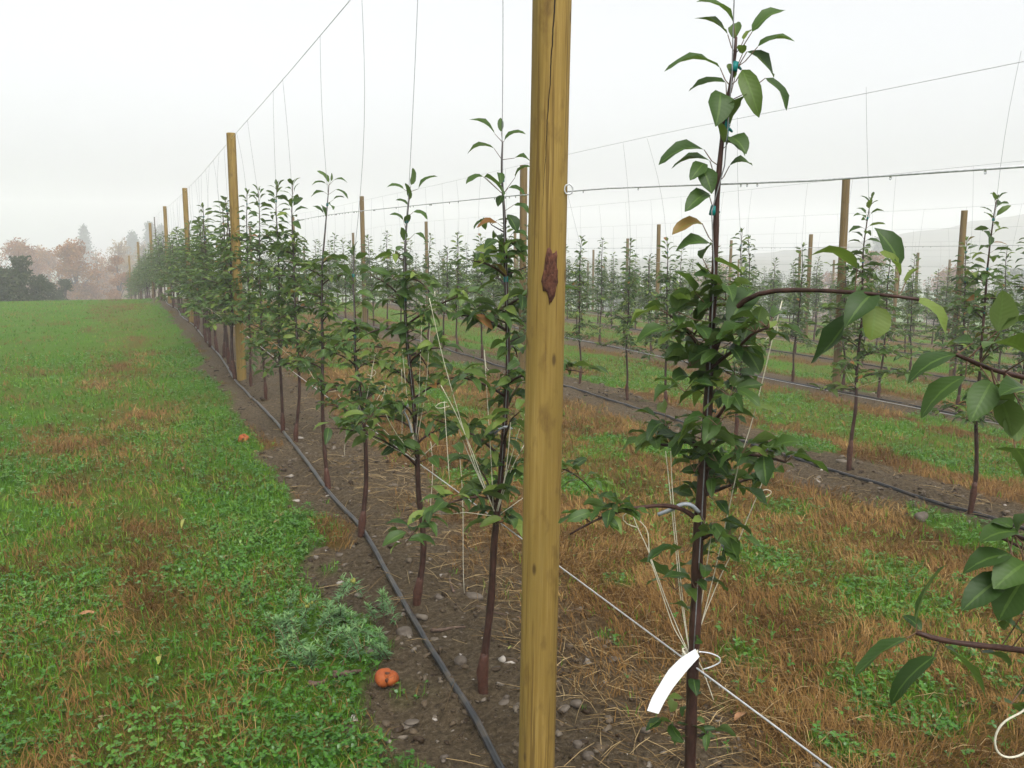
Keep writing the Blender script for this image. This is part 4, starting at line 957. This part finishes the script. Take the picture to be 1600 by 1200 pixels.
more_strings(a, [[(643, 625), (636, 635), (630, 645)], [(632, 640), (640, 655), (645, 676)]], 'spacer', 'spacer', .004)
wire_for(a[1], a[2], 'thin vertical wire rising from the second apple tree behind the post', 'vertical wires of the front row', 2)
a = row_tree(604, (567, 838), [(568, 815), (573, 760), (571, 690), (562, 620), (556, 560), (554, 500), (553, 440), (553, 395)], 0, 'shorter apple tree third behind the thick post, topped below the others', [], Lm=.085, lod=0, sep=True, dens=.9, br_len=.9)
more_strings(a, [[(566, 660), (585, 640), (600, 620), (604, 600)], [(566, 655), (545, 635), (530, 615)], [(580, 600), (584, 575), (590, 580), (584, 588), (576, 584)], [(569, 650), (580, 590), (588, 550)]])
more_strings(a, [[(565, 627), (560, 640), (555, 665), (553, 675)]], 'spacer', 'spacer', .0045)
wire_for(a[1], a[2], 'thin vertical wire rising from the shorter apple tree', 'vertical wires of the front row', 3)
T5 = [(514, 285, 495, 267, .05, .1, .5, 0, .6), (521, 282, 543, 286, .036, .18, -.3, 0, .5), (509, 287, 487, 290, .036, .18, .4, 0, .5), (525, 296, 544, 311, .036, .12, -.4, 0, .4), (521, 312, 538, 309, .036, .15, -.3, 0, .4), (517, 283, 518, 270, .02, .05, .2, 0, .5), (507, 300, 486, 308, .05, .12, .4, 0, .5), (513, 318, 520, 328, .05, .08, .6, -.04, .6), (505, 333, 488, 322, .04, .1, .4, 0, .3), (502, 320, 508, 338, .05, .06, .4, -.03, .3)]
a = row_tree(605, (510, 765), [(510, 750), (507, 700), (504, 640), (503, 560), (502, 480), (503, 420), (508, 350), (513, 290)], 0, 'apple tree fourth behind the thick post, base touching the drip pipe', T5, Lm=.088, lod=0, sep=True, leader=False, hi_off=.45)
wire_for(a[1], a[2], 'thin vertical wire rising from the fourth apple tree behind the post', 'vertical wires of the front row', 4)
LAB6 = {606: 'apple tree fifth behind the thick post, just past the pipe bend', 607: 'apple tree sixth behind the thick post with a leaning lower trunk', 608: 'apple tree seventh behind the thick post in the leafy hedge', 609: 'apple tree eighth behind the thick post, beside the tall post'}
for sd, bpx, pth in ((606, (462, 692), [(462, 678), (468, 620), (466, 560), (462, 480), (458, 400), (456, 330), (456, 292)]), (607, (441, 676), [(442, 660), (440, 600), (436, 540), (436, 460), (434, 380), (432, 320), (432, 292)]),
                     (608, (415, 622), [(415, 608), (412, 560), (408, 500), (406, 430), (405, 350), (404, 300)]), (609, (391, 606), [(391, 594), (390, 540), (388, 480), (387, 420), (386, 350), (387, 302)])):
    a = row_tree(sd, bpx, pth, 0, LAB6[sd], [], Lm=.095, lod=1, sep=True, dens=1.35, br_len=1.15, hi_off=.46)
    wire_for(a[1], a[2], 'thin vertical wire rising from the %s apple tree behind the post' % {606: 'fifth', 607: 'sixth', 608: 'seventh', 609: 'eighth'}[sd], 'vertical wires of the front row', sd)

# ---- prototypes and their copies
PROTO = []
for i in range(9):
    h = [2.12, 2.2, 2.05, 2.25, 1.95, 2.15, 2.1, 1.8, 2.18][i]
    tp = gen_tree(900 + i * 13, h, None, .094, 1, [1.25, 1.1, 1.35, 1.2, 1.05, 1.3, 1.15, 1.0, 1.25][i], [1, .9, 1.1, .95, .85, 1.0, 1.1, .8, .95][i], n_str=4)
    PROTO.append(dict(trunk=tp.trunk.mesh('trunk', [M['bark']]), graft_union=graft_mb(tp).mesh('graft_union', [M['graft']]), crown=tp.crown.mesh('crown', [M['apple_leaf'], M['stem']]),
                      strings=[s.mesh('tie_string', [M['twine']]) for s in tp.strings], tapes=[s.mesh('tape_tie', [M['tape']]) for s in tp.tapes], top=tp.top, h=h, tp=tp))
pr = random.Random(31)
spots = []
for k in range(NROW):
    if k == 0: ys = list(np.arange(11.6, ROW_END, .85))
    elif k == 1: ys = [4.1, 5.34, 6.9, 8.43, 9.02, 10.61, 11.5] + list(np.arange(12.5, ROW_END, 1.0)); ys.insert(0, 2.9)
    else:
        y0 = max(1.5, (R0 + RS * k) * .72 - .5); ys = list(np.arange(y0 + pr.uniform(0, .8), ROW_END, 1.0))
    for i, y in enumerate(ys):
        yy = y + (pr.uniform(-.14, .14) if (k > 1 or i > 7) else 0); x = float(row_x(k, yy)) + pr.uniform(-.06, .06)
        if k == 1 and i < 7: x = [5.0, 4.93, 5.06, 5.2, 5.35, 5.2, 5.38][i]
        spots.append((math.hypot(x, yy), k, i, x, yy))
spots.sort()
# rows far back show only slivers: they count last
near = spots[:290]; far = spots[290:]
cnt = {}
LB2 = ['half cut off by the right edge', 'on bare trunk left of the cut-off one', 'with a bare trunk and a tan post behind it', 'thin trunk seen through the nearest tree leaves', 'seen just left of the nearest tree', 'midway between post and nearest tree', 'close to the right side of the thick post']
for dist, k, i, x, y in near:
    p = PROTO[pr.randrange(9)] if not (k == 1 and i < 8) else PROTO[[0, 3, 5, 1, 2, 0, 3, 8][i]]
    z = float(gh(x, y)) - .01
    root = empty('apple_tree', (x, y, z), pr.uniform(0, 6.283)); s_ = pr.uniform(.93, 1.06); root.scale = (s_ * (1.45 if k == 0 else 1.15), s_ * (1.45 if k == 0 else 1.15), s_ * (1.03 if k == 0 else 1))
    root.rotation_euler[0] = pr.uniform(-.03, .03)
    if k == 1 and i < 8: root.rotation_euler[0] = 0; root.scale = (s_ * .98, s_ * .98, s_ * .94)
    ch = [('trunk', p['trunk']), ('graft_union', p['graft_union']), ('crown', p['crown'])] + [('tie_string', m_) for m_ in p['strings']]
    if dist < 16: ch += [('tape_tie', m_) for m_ in p['tapes']]
    tk = None
    for nm, me in ch:
        o = bpy.data.objects.new(nm, me); COL.objects.link(o); o.parent = tk if nm in ('graft_union', 'tape_tie') else root
        if nm == 'trunk': tk = o
    c = cnt.get(k, 0); cnt[k] = c + 1
    if k == 0: lab, gp = 'slim apple tree in the far part of the front row, beyond the second post', 'far apple trees of the front row'
    elif k in (1, 2) and c < 8: lab, gp = 'apple tree %s from the right along the %s row, on a bare trunk' % (ORD[c], ROWN[k]), 'young apple trees of the %s row' % ROWN[k]
    else: lab, gp = 'small misty apple tree deep within the %s tree row' % ROWN[k] if k in (1, 2) else 'small apple tree behind the nearer rows, in the %s tree row' % ROWN[k], 'apple trees deep in the %s row' % ROWN[k]
    tag(root, lab, 'apple tree', gp)
    # its vertical wire
    if k < 6:
        zt = p['top'][2] * s_; zw = float(gz(x, y)) + 2.95; xw = float(row_x(k, y)); n = 7; t = np.linspace(0, 1, n)
        cr, sr = math.cos(root.rotation_euler[2]), math.sin(root.rotation_euler[2]); tx = x + (p['top'][0] * cr - p['top'][1] * sr) * s_; ty = y + (p['top'][0] * sr + p['top'][1] * cr) * s_
        bow = pr.gauss(0, .025) * np.sin(t * math.pi); yw = y + pr.uniform(-.12, .12)
        o = MB(); o.tube(np.stack([tx + (xw - tx) * t + bow, ty + (yw - ty) * t, z + zt - .25 + (zw - z - zt + .25) * t], -1), .0013 if k < 2 else .0012, 4)
        w_ = o.build('vertical_wire', M['dull_wire'])
        if k in (1, 2) and c < 8: tag(w_, 'thin vertical wire above the apple tree %s from the right in the %s row' % (ORD[c], ROWN[k]), 'wire', 'vertical wires of the %s row' % ROWN[k])
        else: tag(w_, 'thin vertical wire above one of the far apple trees of the %s row' % ROWN[k], 'wire', 'vertical wires over the far %s row' % ROWN[k])
# all trees beyond those, one mass in the fog
def grab(me):
    V = np.zeros(len(me.vertices) * 3, np.float32); me.vertices.foreach_get('co', V); V = V.reshape(-1, 3)
    A = np.zeros(len(me.vertices) * 3, np.float32); me.attributes['leaf'].data.foreach_get('vector', A)
    ls = np.zeros(len(me.polygons), np.int32); me.polygons.foreach_get('loop_start', ls); lt = np.zeros(len(me.polygons), np.int32); me.polygons.foreach_get('loop_total', lt)
    vi = np.zeros(len(me.loops), np.int32); me.loops.foreach_get('vertex_index', vi)
    Q = np.stack([vi[ls[lt == 4] + j] for j in range(4)], -1); T = np.stack([vi[ls[lt == 3] + j] for j in range(3)], -1) if (lt == 3).any() else None
    return V, Q, T, A.reshape(-1, 3)
LOW = []
for i in range(3):
    tp = gen_tree(1200 + i, [2.1, 2.2, 2.0][i], None, .1, 2, .75, 1.0, n_str=2); LOW.append((grab(tp.crown.mesh('low', [])), grab(tp.trunk.mesh('low', []))))
ms = MB()
for dist, k, i, x, y in far:
    a = pr.uniform(0, 6.28); c_, s_ = math.cos(a), math.sin(a); Rm = np.array([[c_, s_, 0], [-s_, c_, 0], [0, 0, 1.0]])
    for mi, (V, Q, T, A) in enumerate(LOW[pr.randrange(3)]): ms.add(V @ Rm + np.array([x, y, float(gz(x, y))]), Q, T, mi, A)
tag(ms.build('distant_apple_trees', [M['apple_leaf'], M['bark']]), 'mass of far apple trees merging in the fog', 'apple trees', None, 'stuff')

# ================================================================== SMALL THINGS ON THE GROUND
def stone(u, v, wpx, label, fx=1.0, fy=.75, fz=.45, rot=0.0, seed=0, rough=.16):
    rough = rough * 1.7; p = ground_at(u, v); d = float((p - CP) @ _F); r = wpx / 2 / FPX * d
    o = MB(); o.blob((0, 0, 0), r * fx, r * fy, r * fz, seed, rot, rough, 22, 14)
    ob = o.build('stone', M['stone'], None, True, (p[0], p[1], p[2] + r * fz * .45)); return tag(ob, label, 'stone', 'loose stones on the soil')
YR = -YAW
stone(735, 936, 38, 'long rounded brown stone with a string tied round it', 1.0, .42, .36, YR - .25, 1, .10)
stone(721, 1036, 22, 'smooth round mauve stone between drip pipe and graft', 1, .8, .7, 0, 2, .08)
stone(632, 992, 27, 'flat square brown stone against the drip pipe', 1, .8, .55, YR, 3, .2)
stone(574, 1020, 20, 'angular stone at the edge of the feathery weed', 1, .6, .6, YR - .6, 4, .22)
stone(676, 822, 19, 'small oblong stone under the hanging white string', 1, .6, .5, YR, 5, .1)
stone(685, 804, 20, 'grey stone with green weeds just behind the oblong stone', 1, .6, .5, YR, 6, .2)
stone(532, 868, 14, 'small grey stone above the weed clump flower', 1, .7, .55, 0, 7)
stone(790, 1096, 20, 'sharp grey stone at the foot of the grafted trunk', 1, .7, .6, .5, 8, .25)
stone(640, 1132, 26, 'half buried pale stone below the rotten orange apple', 1, .8, .3, .3, 9)
stone(694, 1188, 15, 'small pointed stone at the bottom edge left of the pipe', 1, .8, .6, .2, 10, .25)
stone(900, 1102, 18, 'round purple brown stone right of the thick post', 1, .8, .6, 0, 11, .1)
stone(880, 1110, 15, 'bluish grey stone touching the right side of the post', 1, .9, .7, 0, 12, .2)
stone(902, 1166, 18, 'pale rounded stone low beside the post', 1, .8, .7, .4, 13, .1)
stone(921, 1184, 20, 'brown rounded stone at the bottom edge beside the post', 1, .8, .7, 0, 14, .1)
stone(956, 1033, 24, 'grey flat stone in the straw right of the post', 1, .8, .35, 0, 15)
stone(1007, 1143, 14, 'small grey stone in straw below the paper tag', 1, .8, .7, 0, 16, .2)
stone(1440, 813, 20, 'brown lump of stone beside the second row drip pipe', 1, .9, .9, 0, 17, .2)
stone(686, 935, 16, 'dark rounded stone beside the long tied stone', 1, .8, .6, 0, 18, .15)
# string hanging down to the tied stone, and another with its stone
def hang(u0, v0, u1, v1, label):
    b = ground_at(u1, v1); D = float((b - CP) @ _f0); 
    def WD(u, v): r = ray(u, v); return CP + r * (D / float(r @ _f0))
    P = np.array([WD(u0 + (u1 - u0) * t + 2.5 * math.sin(t * 5), v0 + (v1 - v0) * t) for t in np.linspace(0, 1, 10)]); P[-1, 2] += .015
    o = MB(); o.tube(P, .0014, 5); return tag(o.build('weighted_string', M['twine']), label, 'string', 'weighted strings')
hang(716, 690, 728, 932, 'pale string hanging down to the long tied stone')
hang(673, 690, 675, 815, 'pale string hanging down to the small oblong stone')
hang(538, 640, 541, 715, 'short pale string hanging below the shorter apple tree')
def stick(pts, r, label, name='stick'):
    P = np.array([ground_at(*p) for p in pts]); P[:, 2] = gh(P[:, 0], P[:, 1]) + r * .8
    s = np.linspace(0, len(P) - 1, len(P) * 4); P = np.stack([np.interp(s, np.arange(len(P)), P[:, i]) for i in range(3)], -1); P[1:-1] = P[1:-1] * .5 + (P[:-2] + P[2:]) * .25
    o = MB(); o.tube(P, r * np.linspace(1, .45, len(P)) * (1 + .15 * np.sin(np.arange(len(P)) * 1.7)), 8); return tag(o.build(name, M['stick']), label, 'stick', 'dead sticks on the soil')
stick([(673, 987), (690, 987), (708, 983), (727, 982)], .009, 'thick dark stick lying behind the drip pipe')
stick([(742, 955), (765, 957), (790, 962), (814, 967)], .005, 'thin dark twig reaching the left side of the thick post')
stick([(709, 926), (704, 915), (702, 903), (709, 892)], .006, 'curved pale twig standing beside the long tied stone')
stick([(520, 1058), (545, 1056), (565, 1052)], .014, 'dark rotten wood piece left of the orange apple')
stick([(482, 1072), (500, 1072), (512, 1065)], .012, 'short dark wood stub at the foot of the feathery weed')
stick([(876, 956), (890, 955), (908, 950)], .004, 'thin grey twig right of the thick post')
# rotten apples
def rotten(u, v, wpx, label, seed):
    p = ground_at(u, v); d = float((p - CP) @ _F); r = wpx / 2 / FPX * d
    root = empty('rotten_apple', (p[0], p[1], p[2] + r * .55), YR); tag(root, label, 'rotten apple', 'fallen rotten apples')
    o = MB(); o.blob((-.3 * r, 0, 0), r * .75, r * .8, r * .72, seed, 0, .1, 22, 14); o.blob((.38 * r, -.05 * r, -.06 * r), r * .66, r * .75, r * .66, seed + 1, 0, .1, 22, 14); o.blob((.05 * r, .1 * r, .3 * r), r * .5, r * .6, r * .55, seed + 2, 0, .1, 18, 12)
    o.build('flesh', M['rot'], root)
    o = MB(); o.blob((.13 * r, -.66 * r, .10 * r), r * .17, r * .14, r * .24, seed + 3, 0, .3, 12, 8); o.blob((.16 * r, -.36 * r, .62 * r), r * .20, r * .14, r * .07, seed + 4, 0, .3, 12, 8); o.blob((-.68 * r, -.55 * r, -.02 * r), r * .1, r * .1, r * .06, seed + 5, 0, .3, 10, 6)
    o.build('rot_spot', M['rot_spot'], root)
rotten(604, 1068, 36, 'orange rotten apple lying on the soil left of the pipe', 3)
rotten(381, 690, 17, 'small orange rotten apple at the edge of the grass far up', 9)
# fallen leaves
def fallen(u, v, du, dv, m, label, w=.03):
    a = ground_at(u, v); b = ground_at(u + du, v + dv); a[2] += .02; b[2] += .016; o = MB(); o.leaves([a], [b], w, .12, .2, .3, .5, np.random.default_rng(int(u)), 0); return tag(o.build('fallen_leaf', M[m]), label, 'leaf', 'fallen leaves')
fallen(1148, 1135, 20, -14, 'brown_leaf', 'curled tan leaf in the straw right of the nearest tree', .03)
fallen(284, 832, 8, -16, 'yellow_leaf', 'upright yellow green leaf on the lawn', .022)
fallen(248, 1046, 3, -16, 'yellow_leaf', 'yellow leaf low in the clover', .022)
fallen(150, 965, -28, 2, 'brown_leaf', 'pale brown leaf on the lawn near the left edge', .03)
fallen(794, 1022, 8, -6, 'yellow_leaf', 'small yellow leaf beside the thick post', .012)
o = MB(); p = ground_at(1210, 652); o.leaves([p + [0, 0, .02]], [p + _R * .12 + [0, 0, .03]], .06, .12, .3, .3, .5, None, 0); tag(o.build('paper_scrap', M['tag']), 'crumpled white scrap lying in the grass alley', 'scrap')
# feathery weed clump
g = np.random.default_rng(6); wc = ground_at(505, 1030)
wr = empty('weed_plant', wc); tag(wr, 'feathery blue green weed clump between the clover and the pipe', 'weed')
stems = []
while len(stems) < 40:
    u = 425 + 200 * g.random(); v = 950 + 100 * g.random() ** .8
    if (u < 460 and v > 1030) or (u > 560 and v > 1035): continue
    stems.append((u, v, g.uniform(.04, .12)))
for si, (u, v, tall) in enumerate(stems + [(523, 950, .2), (575, 945, .16), (600, 975, .16), (505, 970, .18), (470, 990, .15)]):
    p = ground_at(u, v) - wc; ln = g.normal(0, .7, 2); wl = MB(); ws = MB()
    tt = np.linspace(0, 1, 9); P = p + np.stack([ln[0] * tall * tt ** 1.6, ln[1] * tall * tt ** 1.6, tall * tt - .01], -1); ws.tube(P, np.linspace(.0024, .0013, 9), 5)
    n = int(44 + tall * 230); t = g.uniform(.1, 1, n) ** .6; az = g.uniform(0, 6.28, n); el = g.uniform(-.25, .6, n) + .5 * (t > .85)
    B = np.stack([np.interp(t, tt, P[:, a]) for a in range(3)], -1); L = g.uniform(.022, .045, n) * (1.15 - .2 * t)
    D = np.stack([np.cos(az) * np.cos(el), np.sin(az) * np.cos(el), np.sin(el)], -1)
    wl.leaves(B, B + D * L[:, None], .0048, .12, g.normal(0, .3, n), .3, np.clip(.15 + .6 * t + g.normal(0, .12, n), 0, .93), g, 1, 0, 'long', 0)
    so_ = ws.build('stem', M['stem'], wr); wl.build('foliage', M['weed_leaf'], so_)
    if si in (40, 44):
        fl = MB()
        for j in range(5): q = P[-1] + g.normal(0, .005, 3); fl.blob(q, .006, .006, .008, j, 0, .2, 7, 5)
        fl.build('flower', M['yellow_leaf'], so_)

# ================================================================== BACKGROUND TREES
def leafcards(mb, C, size, g, tint):
    n = len(C); a = g.normal(0, 1, (n, 3)); a /= np.linalg.norm(a, axis=1)[:, None]; b = g.normal(0, 1, (n, 3)); b -= a * (a * b).sum(1)[:, None]; b /= np.linalg.norm(b, axis=1)[:, None]
    s = (size * g.uniform(.5, 1.3, n))[:, None]; V = np.stack([C - a * s - b * s * .5, C + a * s * .2 - b * s * .6, C + a * s, C - a * s * .1 + b * s * .6], 1)
    A = np.zeros((n, 4, 3)); A[:, :, 2] = tint[:, None]; mb.add(V.reshape(-1, 3), np.arange(n * 4).reshape(-1, 4), None, 0, A.reshape(-1, 3))
FM = {'rust': tint_material('rust foliage', [(0, (.12, .050, .010)), (.5, (.25, .105, .022)), (1, (.35, .17, .045))], .7, .2), 'pink': tint_material('pinkish foliage', [(0, (.15, .06, .028)), (.5, (.25, .11, .048)), (1, (.33, .17, .075))], .7, .2),
      'tan': tint_material('tan foliage', [(0, (.17, .11, .05)), (.5, (.27, .18, .08)), (1, (.34, .25, .12))], .7, .2), 'olive': tint_material('dark olive foliage', [(0, (.012, .022, .006)), (.5, (.028, .044, .013)), (1, (.075, .085, .03))], .7, .1),
      'conifer': tint_material('conifer foliage', [(0, (.015, .03, .02)), (.5, (.03, .05, .032)), (1, (.05, .08, .05))], .7), 'green': tint_material('grey green foliage', [(0, (.03, .045, .025)), (.5, (.055, .075, .04)), (1, (.09, .11, .06))], .7, .1)}
def far_tree(u, vtop, d, wpx, kind, label, seed, base_u=None, n=2600, low=.02, bare=0.0):
    d = d * (1.0 if kind == 'olive' else 1.22); p = W(u, 395, d); x, y = p[0], p[1]; z0 = float(gz(x, y)); top = W(u, vtop, d)[2]; H = max(top - z0, 2.0); R = wpx / 2 / FPX * d
    g = np.random.default_rng(seed); root = empty('background_tree', (x, y, z0)); tag(root, label, 'tree', 'trees beyond the field')
    tr = MB(); cr = MB()
    tr.tube(np.stack([g.normal(0, .05, 6), g.normal(0, .05, 6), np.linspace(-.4, H * .8, 6)], -1), np.linspace(.028 * H, .006 * H, 6), 8)
    nbl = 16 if kind != 'olive' else 12; C = []
    n = int(n * (3.4 if kind == 'olive' else 2.8)); fz = np.concatenate([g.uniform(low + .1, .9, nbl - 4), g.uniform(.05, .3, 4)]); 
    for i in range(nbl):
        prof = math.sin(min(1, (fz[i] - low + .12) / (1.02 - low)) * math.pi) ** .6; a = g.uniform(0, 6.28); rr = R * prof * g.uniform(.25, .75); c = np.array([rr * math.cos(a), rr * math.sin(a), H * fz[i]])
        b0 = np.array([0, 0, H * max(.12, fz[i] - .3)]); m_ = (b0 + c) / 2 + np.array([0, 0, H * .03]); tr.tube(np.array([b0, m_, c]), [.012 * H, .008 * H, .003 * H], 6)
        for q in range(7): e = c + g.normal(0, 1, 3) * R * .16 + np.array([0, 0, R * .10]); tr.tube(np.array([m_ * .3 + c * .7, (c + e) / 2, e]), [.004 * H, .003 * H, .0012 * H], 4)
        m = int(n / nbl); v = g.normal(0, 1, (m, 3)); v /= np.linalg.norm(v, axis=1)[:, None]; rad = R * .42 * g.random(m)[:, None] ** .45 * (1 + .35 * np.sin(v @ g.normal(0, 2.5, 3))[:, None])
        C.append(c + v * rad * np.array([1, 1, .8]))
    C = np.concatenate(C); C = C[g.random(len(C)) > bare]; C = C[C[:, 2] < H * 1.0]
    tn = np.clip(.5 + .5 * (vnoise(C[:, 0] * 1.3, C[:, 2] * 1.3, seed) - .5) + g.normal(0, .17, len(C)), 0, 1)
    leafcards(cr, C, R * (.018 if kind == 'olive' else .026) + .04, g, tn)
    tr.build('trunk', M['far_bark'], root); cr.build('crown', FM[kind], root)
def far_conifer(u, vtop, d, wpx, label, seed):
    d = d * 2.1; p = W(u, 395, d); x, y = p[0], p[1]; z0 = float(gz(x, y)); top = W(u, vtop, d)[2]; H = top - z0; R = 2.6 * wpx / 2 / FPX * d; g = np.random.default_rng(seed)
    root = empty('background_conifer', (x, y, z0)); tag(root, label, 'tree', 'trees beyond the field'); tr = MB(); cr = MB()
    tr.tube(np.array([[0, 0, -.4], [0, 0, H * .5], [0, 0, H * .98]]), [.02 * H, .012 * H, .003 * H], 8)
    C = []
    for lv in np.linspace(.12, .995, 34):
        for a in g.uniform(0, 6.28, 7):
            L = R * (1.01 - lv) * g.uniform(.7, 1.15); t = g.random(22); q = np.stack([np.cos(a) * L * t, np.sin(a) * L * t, H * lv - L * .35 * t ** 1.3 + L * .1 * t], -1) + g.normal(0, .06 * R + .03, (22, 3)); C.append(q)
    C = np.concatenate(C); leafcards(cr, C, np.full(len(C), .03 * R + .05), g, g.random(len(C))); tr.build('trunk', M['far_bark'], root); cr.build('crown', FM['conifer'], root)
far_tree(-30, 374, 42, 140, 'olive', 'dark bushy tree at the left edge where the lawn ends', 1, None, 3600)
far_tree(28, 400, 45, 76, 'olive', 'dark low bushy tree second from the left edge', 2, None, 2800)
far_tree(60, 434, 50, 44, 'olive', 'low dark shrub at the end of the lawn', 3, None, 1600)
far_tree(98, 446, 56, 40, 'olive', 'lowest dull shrub in front of the big rusty tree', 4, None, 1400)
for i_, (u_, v_, w_, kd) in enumerate([(-20, 372, 100, 'pink'), (58, 382, 74, 'rust'), (90, 392, 74, 'pink'), (150, 384, 74, 'rust'), (204, 398, 60, 'tan'), (165, 412, 70, 'rust'), (226, 412, 60, 'tan')]):
    far_tree(u_, v_, 92 + i_ * 2, w_, kd, 'autumn tree filling the misty wood edge at the end of the lawn', 60 + i_, None, 1500)
far_tree(28, 371, 84, 84, 'pink', 'pinkish autumn tree behind the dark bushy trees', 5, None, 3600, .05)
far_tree(116, 364, 78, 86, 'rust', 'biggest rusty brown autumn tree beyond the lawn', 6, None, 4600, .06, .12)
far_tree(182, 398, 74, 46, 'rust', 'small orange autumn tree right of the biggest rusty tree', 7, None, 2800, .04)
far_tree(180, 369, 108, 74, 'tan', 'pale tan autumn tree fading behind the orange one', 8, None, 3000, .05)
far_tree(75, 392, 104, 70, 'pink', 'faint reddish tree between the pink and rusty trees', 9, None, 2400, .05)
far_tree(222, 372, 112, 44, 'tan', 'thin bare looking tree between the faint conifers', 10, None, 900, .1, .35)
far_conifer(133, 356, 112, 30, 'faint conifer tip behind the biggest rusty tree', 11)
far_conifer(208, 370, 104, 42, 'grey green conifer right of the pale tan tree', 12)
far_conifer(236, 351, 112, 34, 'tall faint conifer beside the far end of the front row', 13)
far_conifer(254, 355, 122, 30, 'faintest conifer behind the far end of the front row', 14)
far_tree(765, 378, 88, 84, 'green', 'grey green tree in fog left of the thick post', 15, None, 3200, .05)
far_tree(1362, 392, 72, 74, 'rust', 'orange autumn tree in fog behind the row posts', 16, None, 3600, .05)
far_tree(1300, 424, 86, 70, 'pink', 'pale pink tree in fog left of the orange tree', 17, None, 2600, .05)
far_tree(1490, 414, 84, 100, 'pink', 'wide faint pinkish tree in fog right of the orange tree', 18, None, 3200, .05)
far_tree(1110, 412, 104, 120, 'pink', 'wide pale tree in fog behind the nearest apple tree', 19, None, 3000, .05)
far_tree(1215, 420, 104, 90, 'green', 'grey tree in fog between the two pale pink trees', 20, None, 2600, .05)
far_tree(1590, 420, 96, 90, 'green', 'grey tree in fog at the right edge', 21, None, 2600, .05)
far_tree(985, 428, 112, 100, 'green', 'low grey tree in fog right of the thick post', 22, None, 2400, .05)
far_tree(640, 418, 112, 110, 'tan', 'low pale tree in fog between the front row leaders', 23, None, 2400, .05)
far_conifer(1372, 376, 104, 34, 'faint conifer tip behind the orange tree', 24)
# thin bare pole at the far end
p = W(246, 395, 46); z0 = float(gz(p[0], p[1])); o = MB(); t_ = W(241, 339, 46); o.tube(np.array([[p[0], p[1], z0 - .2], [(p[0] + t_[0]) / 2, (p[1] + t_[1]) / 2, (z0 + t_[2]) / 2], t_]), [.035, .032, .028], 8)
tag(o.build('bare_pole', M['far_bark']), 'thin leaning bare pole at the far end of the front row', 'pole')

# ================================================================== HAZE
m = bpy.data.materials.new('haze'); m.use_nodes = True; n = m.node_tree; n.nodes.clear(); out = n.nodes.new('ShaderNodeOutputMaterial'); v = n.nodes.new('ShaderNodeVolumePrincipled')
v.inputs['Color'].default_value = (.985, .988, 1.0, 1); v.inputs['Density'].default_value = HAZE; v.inputs['Anisotropy'].default_value = 0.0; n.links.new(v.outputs[0], out.inputs['Volume'])
lo = (-320, -60, -24); hi = (640, 640, 34)
V = [(x, y, z) for x in (lo[0], hi[0]) for y in (lo[1], hi[1]) for z in (lo[2], hi[2])]
o = MB(); o.add(V, [(0, 1, 3, 2), (4, 6, 7, 5), (0, 4, 5, 1), (2, 3, 7, 6), (0, 2, 6, 4), (1, 5, 7, 3)])
hz = o.build('haze', m, None, False); tag(hz, kind='stuff'); hz.display_type = 'WIRE'
